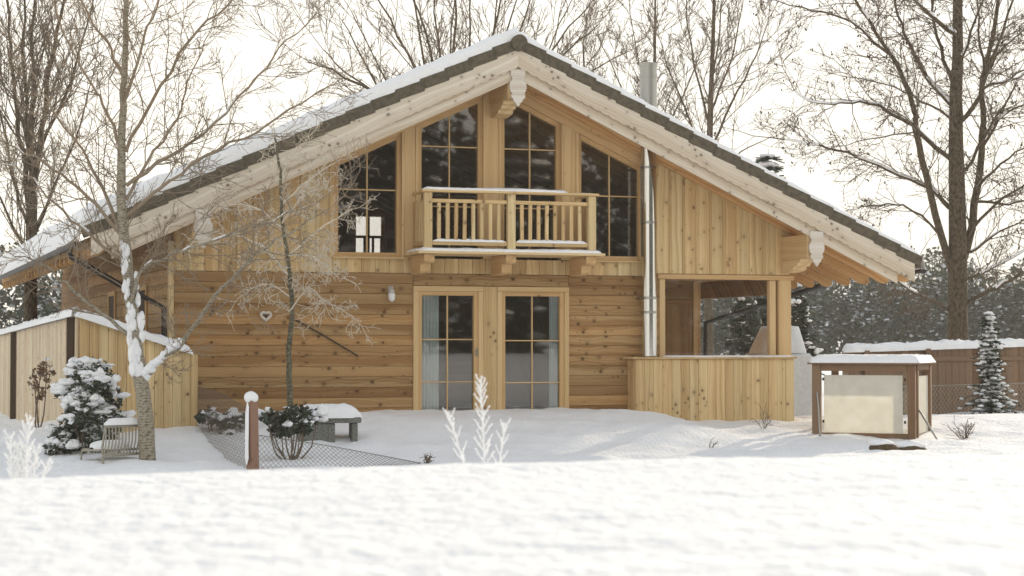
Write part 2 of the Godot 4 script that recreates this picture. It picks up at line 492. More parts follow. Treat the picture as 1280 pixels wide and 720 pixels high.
const FAR := [
	[0.180,0.035,[18.24,0.00,-31.56, 18.18,6.13,-31.39, 18.18,8.90,-31.30, 18.24,11.08,-31.21, 18.30,13.71,-31.11, 18.33,16.04,-31.03]],
	[0.054,0.014,[18.19,7.44,-31.34, 17.76,9.41,-32.14, 17.26,11.42,-32.95, 17.23,12.57,-33.63]],
	[0.054,0.014,[18.19,8.17,-31.32, 18.66,9.83,-30.41, 19.16,11.47,-29.48, 19.26,12.50,-28.71]],
	[0.048,0.014,[18.21,9.04,-31.29, 17.42,10.99,-30.80, 16.80,12.90,-30.24, 16.43,14.48,-29.62]],
	[0.048,0.014,[18.20,9.62,-31.27, 19.36,11.82,-31.87, 20.19,14.36,-32.56]],
	[0.042,0.014,[18.22,10.50,-31.24, 18.72,12.62,-31.53, 19.05,15.36,-31.87]],
	[0.042,0.010,[18.20,7.00,-31.36, 19.02,8.12,-30.51, 19.88,8.64,-29.67]],
	[0.042,0.010,[18.17,6.86,-31.37, 17.37,7.92,-32.14, 16.87,8.71,-32.82]]]
const ALDER := [
	[0.290,0.080,[15.95,0.13,-11.19, 15.92,3.25,-11.10, 15.87,5.54,-11.05, 15.84,7.21,-11.01, 15.86,8.88,-10.95, 15.84,11.37,-10.88, 15.83,14.29,-10.79]],
	[0.115,0.038,[15.94,2.84,-11.11, 16.52,4.84,-11.17, 16.79,6.65,-11.33, 17.02,8.17,-11.53, 17.47,9.91,-11.63, 17.83,11.68,-11.77]],
	[0.101,0.022,[15.86,2.84,-11.14, 15.11,5.11,-11.09, 14.67,6.54,-10.97, 14.42,7.40,-10.81, 13.91,8.33,-10.73, 13.41,8.91,-10.65, 12.72,9.89,-10.64, 12.22,10.66,-10.55]],
	[0.065,0.015,[15.81,5.86,-11.06, 14.69,6.69,-11.00, 13.95,7.05,-10.81, 12.92,7.33,-10.74, 11.77,7.22,-10.71, 10.93,7.51,-10.57]],
	[0.065,0.015,[15.80,4.67,-11.10, 15.44,5.20,-11.63, 14.59,5.76,-12.33, 13.77,6.29,-13.01, 12.95,6.54,-13.71, 12.11,6.76,-14.41]],
	[0.050,0.022,[15.75,2.04,-11.20, 14.15,2.44,-10.15, 12.58,2.89,-9.08]],
	[0.058,0.022,[16.14,2.21,-11.06, 16.49,2.61,-10.22, 16.79,3.03,-9.40, 17.15,3.41,-8.56]],
	[0.050,0.015,[16.10,2.84,-11.05, 17.52,3.29,-11.61, 19.31,4.03,-12.03]],
	[0.072,0.022,[15.82,7.31,-11.01, 15.40,8.17,-11.66, 15.26,9.03,-12.21, 15.17,9.96,-12.74, 15.25,11.35,-13.20]],
	[0.065,0.022,[15.84,9.12,-10.95, 15.00,9.56,-10.69, 14.27,9.95,-10.40, 13.37,10.46,-10.17]],
	[0.050,0.015,[16.46,6.17,-10.83, 16.64,6.94,-10.21, 17.03,7.39,-9.54]],
	[0.043,0.015,[16.48,7.79,-10.77, 17.44,8.15,-10.96, 18.38,8.65,-11.15]],
	[0.043,0.015,[16.39,5.23,-10.88, 16.51,5.79,-10.03, 16.85,6.22,-9.11]],
	[0.072,0.022,[15.88,6.79,-11.01, 16.06,7.54,-10.22, 16.06,8.67,-9.48, 16.24,10.17,-8.66]],
	[0.036,0.009,[14.35,8.46,-11.48, 13.03,9.52,-11.62, 11.72,9.82,-11.77, 10.63,10.08,-11.86]],
	[0.036,0.009,[15.84,7.00,-11.01, 15.21,7.58,-11.74, 14.67,8.07,-12.44, 13.70,8.36,-13.29]],
	[0.058,0.022,[15.85,7.83,-10.98, 15.70,8.95,-11.53, 15.75,10.30,-12.00, 15.90,11.68,-12.44]],
	[0.050,0.015,[16.07,3.77,-11.04, 16.47,4.65,-10.52, 17.05,5.18,-9.95, 17.53,5.56,-9.42]],
	[0.050,0.015,[15.95,5.44,-11.02, 16.76,6.62,-11.06, 17.53,7.71,-11.12, 18.28,8.82,-11.18]],
	[0.043,0.011,[16.52,8.04,-10.75, 16.78,8.81,-10.21, 17.23,9.37,-9.62]],
	[0.043,0.011,[16.23,3.56,-10.99, 17.18,4.11,-11.07, 18.20,4.56,-11.13]],
	[0.050,0.015,[15.87,8.21,-10.97, 15.80,9.17,-10.17, 15.76,10.26,-9.35]],
	[0.043,0.011,[16.37,4.88,-10.90, 16.84,4.77,-10.11, 17.33,4.91,-9.30]],
	[0.043,0.015,[16.56,8.15,-10.73, 16.58,9.34,-11.01, 16.67,10.86,-11.25]],
	[0.022,0.007,[14.86,6.69,-11.36, 13.53,6.45,-11.51, 12.50,6.21,-11.55]],
	[0.036,0.009,[15.58,3.88,-11.20, 14.52,4.63,-11.01, 13.48,4.74,-10.83, 12.47,4.56,-10.66]]]

# ------------------------------------------------------------------ the ground
func ground_y(x: float, z: float) -> float:
	var p := Vector3(x, 0, z) - cam_at
	var d := p.dot(cam_ahead)
	var s := p.dot(cam_right)
	var t := smoothstep(0.9, 5.2, z)
	var y := lerpf(0.0, -0.50, t)
	y -= 0.24 * smoothstep(1.6, 3.2, x) * (1.0 - t)
	y -= 0.12 * smoothstep(-5.4, -7.0, x) * (1.0 - t) + 0.1 * smoothstep(-7.5, -9.0, x)
	y = lerpf(y, -0.42, smoothstep(-1.0, -4.0, z))
	y += 0.10 * exp(-pow((x - 1.2) / 1.6, 2.0) - pow((z - 3.4) / 0.8, 2.0))
	y += 0.07 * exp(-pow((x - 5.4) / 0.9, 2.0) - pow((z - 4.6) / 0.6, 2.0))
	y += soft.get_noise_2d(x * 3.0, z * 3.0) * 0.07 + soft.get_noise_2d(x * 14.0 + 50.0, z * 14.0) * 0.018
	var sc := clampf(s, -4.0, 4.0)
	var bank := 0.724 + 0.024 * sc - 0.004 * sc * sc
	bank += soft.get_noise_2d(s * 2.6, d * 9.0) * 0.014 + fine.get_noise_2d(s * 4.0, d * 8.0) * 0.006
	return lerpf(bank, y, smoothstep(6.9, 15.0, d))

func spaced(parts: Array) -> PackedFloat32Array:
	var out := PackedFloat32Array()
	for p in parts:
		var x: float = p[0]
		while x < p[1] - 1e-4:
			out.append(x)
			x += p[2]
	return out

func make_ground() -> void:
	var xs := spaced([[-420.0, -60.0, 30.0], [-60.0, -14.0, 2.0], [-14.0, -6.0, 0.06], [-6.0, 9.0, 0.15], [9.0, 30.0, 1.0], [30.0, 90.0, 6.0], [90.0, 451.0, 30.0]])
	var zs := spaced([[-450.0, -90.0, 30.0], [-90.0, -30.0, 5.0], [-30.0, -3.0, 1.0], [-3.0, 9.0, 0.12], [9.0, 22.0, 0.6], [22.0, 31.0, 0.06], [31.0, 60.0, 1.5], [60.0, 241.0, 20.0]])
	var p := PackedVector3Array()
	for x in xs:
		for z in zs:
			p.append(Vector3(x, ground_y(x, z), z))
	var b := MB.new()
	b.grid(p, zs.size())
	var o := part(self, "snowy_ground", b, M.snow)
	o.set_meta("kind", "structure")

# ------------------------------------------------------------------ the chalet
func row_of_planks(parent: Node, x0: float, x1: float, y0: float, y1: float, z: float, mats: Array, rows: int, joints: Array) -> void:
	var h := (y1 - y0) / rows
	for r in rows:
		var cuts := [x0]
		if joints.size(): cuts.append(joints[(r * 2 + r / 3) % joints.size()])
		cuts.append(x1)
		for k in cuts.size() - 1:
			var dz := rng.randf_range(-0.003, 0.003)
			board(parent, "plank", Vector3(cuts[k] + 0.0015, y0 + r * h + 0.002, z - 0.03 + dz), Vector3(cuts[k + 1] - 0.0015, y0 + (r + 1) * h - 0.002, z + dz), 0, any(mats), 0.005)

func row_of_boards(parent: Node, x0: float, x1: float, y0: float, top: Callable, z: float, mats: Array, wide: float, batten := 0.0) -> void:
	var n := maxi(1, int(round((x1 - x0) / wide)))
	var w := (x1 - x0) / n
	for k in n:
		var a := x0 + k * w
		var y1: float = maxf(top.call(a), top.call(a + w))
		var dz := rng.randf_range(-0.003, 0.003)
		board(parent, "board", Vector3(a + 0.002, y0, z - 0.025 + dz), Vector3(a + w - 0.002, y1, z + dz), 1, any(mats), 0.006)
		if batten > 0.0 and k > 0:
			board(parent, "batten", Vector3(a - batten / 2, y0 + 0.004, z + 0.004), Vector3(a + batten / 2, minf(top.call(a - 0.05), top.call(a + 0.05)), z + 0.022), 1, any(mats), 0.005)

# glazing in an opening: frame, bars and panes. left/right x, sill y, and the y of the head at both ends
func glazing(house: Node, x0: float, x1: float, y0: float, l: float, r: float, z: float, fw: float, bars_y: Array, called := "window") -> Node3D:
	var w := node(house, called)
	var fr: Material = M.frame[0]
	for s in [[x0, x0 + fw, l], [x1 - fw, x1, r]]:
		var b := MB.new()
		var ya := lerpf(l, r, (s[0] - x0) / (x1 - x0))
		var yb := lerpf(l, r, (s[1] - x0) / (x1 - x0))
		b.prism(PackedVector2Array([Vector2(s[0], y0), Vector2(s[1], y0), Vector2(s[1], yb), Vector2(s[0], ya)]), z - 0.09, z + 0.03, Transform3D(), Transform2D(PI / 2, roff()))
		part(w, "frame", b, fr)
	var bt := MB.new()
	bt.box(Vector3(x1 - x0 - 2 * fw - 0.002, fw, 0.11), at((x0 + x1) / 2, y0 + fw / 2, z - 0.033), 0.004, 0, roff())
	part(w, "frame", bt, fr)
	var hd := MB.new()
	var m := (r - l) / (x1 - x0)
	var la := l + m * fw
	var rb := r - m * fw
	hd.prism(PackedVector2Array([Vector2(x0 + fw + 0.001, la - fw), Vector2(x1 - fw - 0.001, rb - fw), Vector2(x1 - fw - 0.001, rb), Vector2(x0 + fw + 0.001, la)]), z - 0.087, z + 0.023, Transform3D(), Transform2D(0.0, roff()))
	part(w, "frame", hd, fr)
	var gx0 := x0 + fw
	var gx1 := x1 - fw
	var gy0 := y0 + fw
	var head := func(x: float) -> float: return la - fw + m * (x - gx0)
	var xm := (gx0 + gx1) / 2
	var bw := 0.022
	var vb := MB.new()
	vb.box(Vector3(bw, head.call(xm) - gy0 - 0.004, 0.05), at(xm, (gy0 + head.call(xm)) / 2, z - 0.03), 0.004, 1, roff())
	part(w, "glazing_bar", vb, M.frame[1])
	var ys := [gy0]
	ys.append_array(bars_y)
	for y in bars_y:
		for side in [[gx0, xm - bw / 2], [xm + bw / 2, gx1]]:
			var a: float = side[0]
			var c: float = side[1]
			if head.call(a) < y + 0.03 or head.call(c) < y + 0.03:
				if m > 0: a = gx0 + (y + 0.02 - la + fw) / m
				else: c = gx0 + (y + 0.02 - la + fw) / m
			if c - a < 0.05: continue
			var hb := MB.new()
			hb.box(Vector3(c - a - 0.002, bw, 0.046), at((a + c) / 2, y, z - 0.03), 0.004, 0, roff())
			part(w, "glazing_bar", hb, M.frame[1])
	for side in [[gx0, xm], [xm, gx1]]:
		for k in ys.size():
			var lo: float = ys[k]
			var a: float = side[0]
			var c: float = side[1]
			var ha: float = head.call(a)
			var hc: float = head.call(c)
			var poly := PackedVector2Array()
			if k < ys.size() - 1 and minf(ha, hc) > ys[k + 1]:
				poly = PackedVector2Array([Vector2(a, lo), Vector2(c, lo), Vector2(c, ys[k + 1]), Vector2(a, ys[k + 1])])
			else:
				var cap: float = ys[k + 1] if k < ys.size() - 1 else 99.0
				var q := Geometry2D.intersect_polygons(PackedVector2Array([Vector2(a, lo), Vector2(c, lo), Vector2(c, minf(cap, 20.0)), Vector2(a, minf(cap, 20.0))]), PackedVector2Array([Vector2(a, gy0), Vector2(c, gy0), Vector2(c, hc), Vector2(a, ha)]))
				if q.is_empty(): continue
				poly = q[0]
			var g := MB.new()
			var ps := []
			for p in poly: ps.append(Vector3(p.x, p.y, z - 0.03))
			for dz in [0.0, 0.004, 0.016, 0.020]:   # two sheets, each with a front and a back
				var qs := []
				for p in ps: qs.append(p - Vector3(0, 0, dz))
				g.face(qs, Vector3(0, 0, 1) if dz in [0.0, 0.016] else Vector3(0, 0, -1))
			part(w, "pane", g, M.glass)
	return w

func pendant_board(house: Node, x: float, top: float) -> void:
	var prof := [[0.0, 0.13], [0.10, 0.135], [0.15, 0.105], [0.19, 0.115], [0.24, 0.150], [0.32, 0.155], [0.38, 0.135], [0.42, 0.105], [0.45, 0.13], [0.49, 0.12], [0.51, 0.085], [0.55, 0.08], [0.575, 0.045], [0.61, 0.03], [0.645, 0.0]]
	var poly := PackedVector2Array()
	for p in prof: poly.append(Vector2(x + p[1], top - p[0]))
	for k in range(prof.size() - 2, -1, -1): poly.append(Vector2(x - prof[k][1], top - prof[k][0]))
	var b := MB.new()
	b.prism(poly, 1.105, 1.145)
	part(house, "purlin_board", b, M.white_wood)

func slope_poly(side: float, d0: float, d1: float, top: float, bottom: float, wave := 0.0) -> PackedVector2Array:
	var poly := PackedVector2Array([Vector2(RX + side * d0, top - PITCH * d0), Vector2(RX + side * d1, top - PITCH * d1)])
	if wave == 0.0:
		poly.append(Vector2(RX + side * d1, bottom - PITCH * d1))
		poly.append(Vector2(RX + side * d0, bottom - PITCH * d0))
	else:
		var n := int((d1 - d0) / 0.028)
		for k in n + 1:
			var d := lerpf(d1, d0, float(k) / n)
			var ph := fposmod(d / 0.168, 1.0)
			poly.append(Vector2(RX + side * d, bottom - PITCH * d - wave * absf(sin(ph * PI)) + wave * 0.5))
	return poly

func make_chalet() -> Node3D:
	var house := node(self, "chalet")
	tag(house, "honey coloured timber chalet with gable glazing, balcony and snow covered roof", "house")
	# ---- walls: backing and planks
	var front := MB.new()
	for r in [[-6.17, -1.985, -0.6, 2.42], [0.925, 2.70, -0.6, 2.42], [-0.70, -0.44, -0.6, 2.19], [-1.985, 0.925, 2.19, 2.42]]:
		front.box(Vector3(r[1] - r[0], r[3] - r[2], 0.18), at((r[0] + r[1]) / 2, (r[2] + r[3]) / 2, -0.125), 0.0)
	front.box(Vector3(5.82, 0.24, 0.18), at(-0.51, 2.54, -0.125), 0.0)
	front.prism(PackedVector2Array([Vector2(-6.17, 2.42), Vector2(-3.42, 2.42), Vector2(-3.42, roof_y(-3.42, 6.1)), Vector2(-6.17, roof_y(-6.17, 6.1))]), -0.215, -0.035)
	front.prism(PackedVector2Array([Vector2(2.40, 2.45), Vector2(5.38, 2.45), Vector2(5.38, roof_y(5.38, 6.1)), Vector2(2.40, roof_y(2.40, 6.1))]), -0.215, -0.035)
	var wall := part(house, "front_wall", front, M.room[0])
	row_of_planks(wall, -6.17, -1.985, -0.3, 2.405, 0.0, M.siding, 15, [])
	row_of_planks(wall, 0.925, 2.70, -0.3, 2.405, 0.0, M.siding, 15, [])
	row_of_planks(wall, -1.985, 0.925, 2.195, 2.405, 0.0, M.siding, 1, [])
	var top_left := func(x: float) -> float: return roof_y(x, 6.04)
	row_of_boards(wall, -6.17, -3.43, 2.41, top_left, 0.012, M.upright, 0.27, 0.05)
	row_of_boards(wall, 2.64, 5.36, 2.46, top_left, 0.012, M.upright, 0.27, 0.05)
	row_of_boards(wall, -3.43, 2.64, 2.412, func(_x): return 2.675, 0.010, M.upright, 0.25, 0.0)
	# corner board and the long left side wall
	board(house, "corner_post", Vector3(-6.26, -0.5, -0.10), Vector3(-6.172, 2.9, 0.035), 1, M.upright[2])
	var side := MB.new()
	side.box(Vector3(0.16, 3.7, -BACK - 0.24), at(-6.11, 1.25, BACK / 2 - 0.10), 0.0)
	var left := part(house, "side_wall", side, M.room[0])
	for r in 13:
		for k in 3:
			board(left, "plank", Vector3(-6.222, -0.3 + r * 0.25 + 0.003, BACK + k * 5.96 + 0.004), Vector3(-6.192, -0.3 + (r + 1) * 0.25 - 0.003, BACK + (k + 1) * 5.96 - 0.004), 2, any(M.siding), 0.008)
	for z in [-3.2, -7.6]:
		var d := node(house, "side_door")
		for s in [[-0.55, -0.45], [0.45, 0.55]]:
			board(d, "frame", Vector3(-6.262, -0.1, z + s[0]), Vector3(-6.224, 2.15, z + s[1]), 1, M.frame[0])
		board(d, "frame", Vector3(-6.262, 2.152, z - 0.55), Vector3(-6.224, 2.25, z + 0.55), 2, M.frame[0])
		board(d, "door_leaf", Vector3(-6.245, -0.1, z - 0.448), Vector3(-6.224, 2.148, z + 0.448), 1, M.dark_wood)
	# right side: upper wall, recessed porch below
	var rs := MB.new()
	rs.box(Vector3(0.16, 1.9, -BACK - 0.24), at(5.29, 3.05, BACK / 2 - 0.10), 0.0)
	rs.box(Vector3(0.16, 3.0, -BACK - 3.2), at(4.72, 0.95, (BACK - 3.2) / 2), 0.0)
	rs.box(Vector3(0.16, 3.0, 2.9), at(2.78, 0.94, -1.75), 0.0)
	part(house, "side_wall", rs, M.siding[1])
	var pb := MB.new()
	pb.box(Vector3(1.9, 2.9, 0.12), at(3.78, 1.0, -3.16), 0.0)
	var pw := part(house, "porch_back_wall", pb, M.room[0])
	row_of_planks(pw, 2.87, 4.80, -0.2, 2.43, -3.06, M.siding, 13, [])
	var pd := node(house, "porch_door")
	board(pd, "door_leaf", Vector3(3.98, -0.1, -3.055), Vector3(4.72, 1.98, -3.02), 1, M.siding[0])
	board(pd, "frame", Vector3(3.90, -0.1, -3.055), Vector3(3.977, 2.06, -3.00), 1, M.siding[3])
	board(pd, "frame", Vector3(3.979, 1.983, -3.055), Vector3(4.72, 2.06, -3.00), 0, M.siding[3])
	board(house, "porch_post", Vector3(4.74, -0.3, -3.30), Vector3(4.90, 2.44, -3.0), 1, M.beam[0])
	board(house, "porch_post", Vector3(5.13, -0.3, -0.20), Vector3(5.39, 2.44, 0.0), 1, M.beam[1])
	board(house, "porch_post", Vector3(4.95, 0.5, -0.14), Vector3(5.08, 2.36, -0.02), 1, M.beam[2])
	board(house, "porch_post", Vector3(2.705, 0.5, -0.14), Vector3(2.82, 2.36, 0.0), 1, M.beam[1])
	board(house, "porch_beam", Vector3(2.66, 2.365, -0.18), Vector3(5.44, 2.452, 0.035), 0, M.beam[0])
	var cl := node(house, "porch_ceiling")
	for k in 12:
		board(cl, "board", Vector3(2.70, 2.455, -3.1 + k * 0.25), Vector3(5.20, 2.475, -3.1 + (k + 1) * 0.25 - 0.004), 0, any(M.soffit), 0.004)
	var pg := MB.new()
	pg.face([Vector3(2.82, 0.9, -0.08), Vector3(4.95, 0.9, -0.08), Vector3(4.95, 2.36, -0.08), Vector3(2.82, 2.36, -0.08)], Vector3(0, 0, 1))
	part(house, "porch_pane", pg, M.clear)
	# parapet
	var par := node(house, "porch_parapet")
	row_of_boards(par, 2.06, 5.23, -0.55, func(_x): return 0.895, 0.42, M.upright, 0.176, 0.0)
	for k in 2:
		board(par, "board", Vector3(2.06, -0.5, 0.02 + k * 0.186), Vector3(2.085, 0.893, 0.02 + (k + 1) * 0.184), 1, any(M.upright))
		board(par, "board", Vector3(5.205, -0.5, 0.02 + k * 0.186), Vector3(5.23, 0.893, 0.02 + (k + 1) * 0.184), 1, any(M.upright))
	board(par, "cap", Vector3(1.98, 0.897, 0.003), Vector3(5.27, 0.935, 0.47), 0, M.upright[1])
	var ps := MB.new()
	snow_strip(ps, PackedVector3Array([Vector3(2.62, 0.935, 0.30), Vector3(5.25, 0.935, 0.30)]), 0.17, 0.028, Vector3(0, 0, 1), 0.3)
	part(par, "snow_cap", ps, M.snow)
	# rear gable with the window one sees right through
	var rear := MB.new()
	rear.box(Vector3(11.0, 3.2, 0.2), at(-0.4, 1.0, BACK), 0.0)
	for r in [[-6.0, 1.48, 2.6, 6.0], [2.32, 5.2, 2.6, 5.0], [1.48, 2.32, 2.6, 3.55], [1.48, 2.32, 4.62, 5.35]]:
		var poly := PackedVector2Array([Vector2(r[0], r[2]), Vector2(r[1], r[2]), Vector2(r[1], minf(r[3], roof_y(r[1], 6.15)))])
		if r[0] < RX and r[1] > RX: poly.append(Vector2(RX, 6.15))
		poly.append(Vector2(r[0], minf(r[3], roof_y(r[0], 6.15))))
		rear.prism(poly, BACK - 0.1, BACK + 0.1)
	part(house, "rear_wall", rear, M.room[1])
	var bal := node(house, "landing_rail")
	board(bal, "rail", Vector3(1.2, 3.98, BACK + 0.9), Vector3(2.6, 4.05, BACK + 0.98), 0, M.beam[0])
	for x in [1.52, 1.75, 1.98, 2.14]:
		board(bal, "baluster", Vector3(x, 2.75, BACK + 0.91), Vector3(x + 0.06, 3.978, BACK + 0.97), 1, M.beam[0])
	var rw := node(house, "rear_window")
	for x in [1.485, 1.87, 2.255]:
		board(rw, "frame", Vector3(x, 3.555, BACK - 0.04), Vector3(x + 0.06, 4.615, BACK + 0.04), 1, M.frame[0])
	var rp := MB.new()
	rp.face([Vector3(1.48, 3.55, BACK), Vector3(2.32, 3.55, BACK), Vector3(2.32, 4.62, BACK), Vector3(1.48, 4.62, BACK)], Vector3(0, 0, 1))
	part(rw, "pane", rp, M.clear)
	# floors and rooms behind the glass
	var fl := MB.new()
	fl.box(Vector3(11.2, 0.2, -BACK - 0.5), at(-0.43, 2.53, BACK / 2 - 0.02), 0.0)
	part(house, "upper_floor", fl, M.room[2])
	var gf := MB.new()
	gf.box(Vector3(8.7, 0.15, 6.0), at(-1.7, -0.12, -3.24), 0.0)
	gf.box(Vector3(2.3, 0.15, 3.0), at(4.0, -0.17, -1.5), 0.0)
	part(house, "ground_floor", gf, M.room[0])
	var iw := MB.new()
	iw.box(Vector3(8.6, 2.6, 0.12), at(-1.7, 1.15, -5.5), 0.0)
	iw.box(Vector3(0.10, 2.6, 5.0), at(1.6, 1.15, -2.9), 0.0)
	part(house, "inner_wall", iw, M.room[1])
	# ---- upper glazing
	var hd := 5.70
	var head := func(x: float) -> float: return roof_y(x, hd)
	glazing(house, -3.42, -2.20, 2.68, head.call(-3.42), head.call(-2.20), -0.03, 0.085, [3.86])
	glazing(house, -1.92, -0.70, 2.72, head.call(-1.92), head.call(-0.70), -0.03, 0.085, [3.6, 4.66])
	glazing(house, -0.38, 0.78, 2.72, head.call(-0.38), head.call(0.78), -0.03, 0.085, [3.6, 4.66])
	glazing(house, 1.09, 2.38, 2.68, head.call(1.09), head.call(2.38), -0.03, 0.085, [3.86])
	for x in [[-2.198, -1.922], [-0.698, -0.382], [0.782, 1.088]]:
		var b := MB.new()
		var pl := PackedVector2Array([Vector2(x[0], 2.68), Vector2(x[1], 2.68), Vector2(x[1], roof_y(x[1], 5.72))])
		if x[0] < RX and x[1] > RX: pl.append(Vector2(RX, 5.72))
		pl.append(Vector2(x[0], roof_y(x[0], 5.72)))
		b.prism(pl, -0.20, 0.045, Transform3D(), Transform2D(PI / 2, roff()))
		part(house, "gable_post", b, M.beam[1])
		for e in [0, 1]:
			var ex: float = x[e] + (-0.012 if e == 1 else 0.012)
			board(house, "cover_strip", Vector3(ex - 0.025, 2.69, 0.047), Vector3(ex + 0.025, roof_y(ex, 5.69), 0.068), 1, M.frame[2], 0.004)
	board(house, "sill", Vector3(-3.45, 2.655, -0.06), Vector3(-2.10, 2.684, 0.075), 0, M.frame[2])
	board(house, "sill", Vector3(1.19, 2.655, -0.06), Vector3(2.42, 2.684, 0.075), 0, M.frame[2])
	board(house, "jamb_board", Vector3(2.382, 2.68, -0.18), Vector3(2.64, roof_y(2.6, 6.05), 0.02), 1, M.upright[3])
	board(house, "jamb_board", Vector3(-3.50, 2.66, -0.10), Vector3(-3.422, roof_y(-3.5, 6.0), 0.034), 1, M.frame[2])
	for s in [-1.0, 1.0]:
		var b := MB.new()
		b.prism(slope_poly(s, 0.0, 3.1 if s > 0 else 3.0, 6.08, 5.702), -0.2, 0.055, Transform3D(), Transform2D(s * atan(PITCH), roff()))
		part(house, "gable_rafter", b, M.beam[0])
	# ---- glass doors on the terrace
	for r in [[-1.985, -0.702], [-0.438, 0.925]]:
		for k in 2:
			var xa: float = r[0] if k == 0 else r[1] - 0.085
			board(house, "door_casing", Vector3(xa, -0.3, -0.10), Vector3(xa + 0.085, 2.10, 0.035), 1, M.frame[2])
		board(house, "door_casing", Vector3(r[0], 2.102, -0.10), Vector3(r[1], 2.19, 0.037), 0, M.frame[2])
	glazing(house, -1.90, -0.787, -0.25, 2.10, 2.10, -0.03, 0.075, [0.50, 1.25], "glass_door")
	glazing(house, -0.353, 0.84, -0.25, 2.10, 2.10, -0.03, 0.075, [0.48, 1.23], "glass_door")
	var hnd := MB.new()
	hnd.box(Vector3(0.03, 0.13, 0.03), at(-0.822, 1.02, 0.03), 0.008)
	part(house, "door_handle", hnd, M.steel_dull)
	board(house, "middle_post", Vector3(-0.70, -0.3, -0.05), Vector3(-0.44, 2.19, 0.02), 1, M.upright[1])
	for c in [[-1.82, -1.48], [0.60, 0.78]]:
		var p := PackedVector3Array()
		for r in 2:
			for k in 41:
				var t := k / 40.0
				p.append(Vector3(lerpf(c[0], c[1], t), -0.1 if r == 0 else 2.05, -0.14 + 0.03 * sin(t * 34.0) + 0.012 * sin(t * 71.0 + r)))
		var b := MB.new()
		b.grid(p, 41, false, Vector3(0, 0, 1))
		part(house, "curtain", b, M.curtain)
	# ---- roof
	for s in [-1.0, 1.0]:
		var run: float = 7.90 if s > 0 else 7.36   # the right eave reaches farther
		var b := MB.new()
		b.prism(slope_poly(s, 0.0, run - 0.14, 6.27, 6.10), BACK - 0.9, 1.07, Transform3D(), Transform2D(0, Vector2.ZERO))
		var slab := part(house, "roof_deck", b, M.soffit[1])
		for k in 26:
			var z := 0.86 - k * 0.75
			if z < BACK - 0.8: break
			var f := MB.new()
			var pl := slope_poly(s, 0.0, run - 0.10, 6.098, 5.92)
			pl[2] = Vector2(RX + s * (run - 0.10), 5.99 - PITCH * (run - 0.10))
			pl.insert(3, Vector2(RX + s * (run - 0.16), 5.93 - PITCH * (run - 0.16)))
			pl.insert(4, Vector2(RX + s * (run - 0.26), 5.905 - PITCH * (run - 0.26)))
			pl.insert(5, Vector2(RX + s * (run - 0.40), 5.92 - PITCH * (run - 0.40)))
			f.prism(pl, z - 0.06, z + 0.06, Transform3D(), Transform2D(s * atan(PITCH), roff()))
			part(slab, "rafter", f, any(M.soffit))
		# barge boards
		var up := MB.new()
		up.prism(slope_poly(s, 0.0, run - 0.12, 6.31, 5.955, 0.026), 1.10, 1.155, Transform3D(), Transform2D(s * atan(PITCH), roff()))
		part(house, "barge_board", up, M.barge[0])
		var lo := MB.new()
		lo.prism(slope_poly(s, 0.0, run - 0.45, 6.02, 5.76), 1.072, 1.098, Transform3D(), Transform2D(s * atan(PITCH), roff()))
		part(house, "barge_board", lo, M.barge[1])
		# verge tiles, each a little flatter than the roof
		var n := 17
		for k in n:
			var d: float = (k + 0.5) * run / n
			var t := MB.new()
			var tilt := atan(PITCH) - 0.065
			var xf := Transform3D(Basis(Vector3(0, 0, 1), -s * tilt), Vector3(RX + s * d, 6.375 - PITCH * d, 1.10))
			t.box(Vector3(run / n / cos(tilt) + 0.045, 0.185, 0.16), xf, 0.012)
			part(house, "verge_tile", t, M.tile)
		# snow on the slope
		var m := 90
		var p := PackedVector3Array()
		var zs := [1.17, 1.175, 1.15, 1.08, 0.95, 0.7, 0.2, -1.0, -3.0, -6.0, -10.0, -14.0, BACK - 0.9]
		for k in m + 1:
			var d: float = (run + 0.06) * minf(k, m - 1) / (m - 1) + (0.05 if k == m else 0.0)
			for q in zs.size():
				var th: float = (lerpf(0.24, 0.36, d / 7.5) if s < 0 else lerpf(0.17, 0.13, d / 7.5)) * [0.0, 0.45, 0.8, 0.95, 1.0, 1.0, 1.0, 1.0, 1.0, 1.0, 1.0, 1.0, 1.0][q]
				if k == m: th = -0.13
				elif k == m - 1: th *= 0.55
				elif k == m - 2: th *= 0.85
				th *= 1.0 + 0.22 * soft.get_noise_2d(d * 11.0 + s * 40.0, zs[q] * 8.0)
				var edge: float = zs[q] - (0.05 * absf(soft.get_noise_2d(d * 25.0, 7.0 + s)) if q < 3 else 0.0)
				p.append(Vector3(RX + s * d, 6.44 - PITCH * d + th + (0.015 * absf(sin(d * PI / (run / n))) if q < 2 else 0.0), edge))
		var sb := MB.new()
		sb.grid(p, zs.size())
		part(slab, "roof_snow", sb, M.snow)
		# gutter and downpipe
		var gt := MB.new()
		var gp := PackedVector3Array()
		var gx: float = RX + s * (run + 0.09)
		var gy: float = 6.21 - PITCH * run
		for z in [1.12, BACK - 0.9]:
			for k in 9:
				var a := PI + PI * k / 8.0
				gp.append(Vector3(gx + cos(a) * 0.075, gy + sin(a) * 0.075 + 0.03, z))
		gt.grid(gp, 9, false, Vector3.DOWN)
		var ecap := []
		for k in 9:
			ecap.append(gp[k])
		gt.face(ecap, Vector3(0, 0, 1))
		part(house, "gutter", gt, M.gutter)
		var dp := MB.new()
		var w := -6.33 if s < 0 else 4.98
		var dz := 0.02 if s < 0 else -2.95
		var y1 := 1.78 if s < 0 else 1.60
		dp.tube(PackedVector3Array([Vector3(gx, gy, dz), Vector3(gx, gy - 0.16, dz), Vector3(lerpf(gx, w, 0.5), lerpf(gy - 0.2, y1, 0.5), dz), Vector3(w, y1, dz), Vector3(w, -0.3, dz)]), 0.05, 0.05, 10)
		part(house, "downpipe", dp, M.gutter)
	var rc := MB.new()
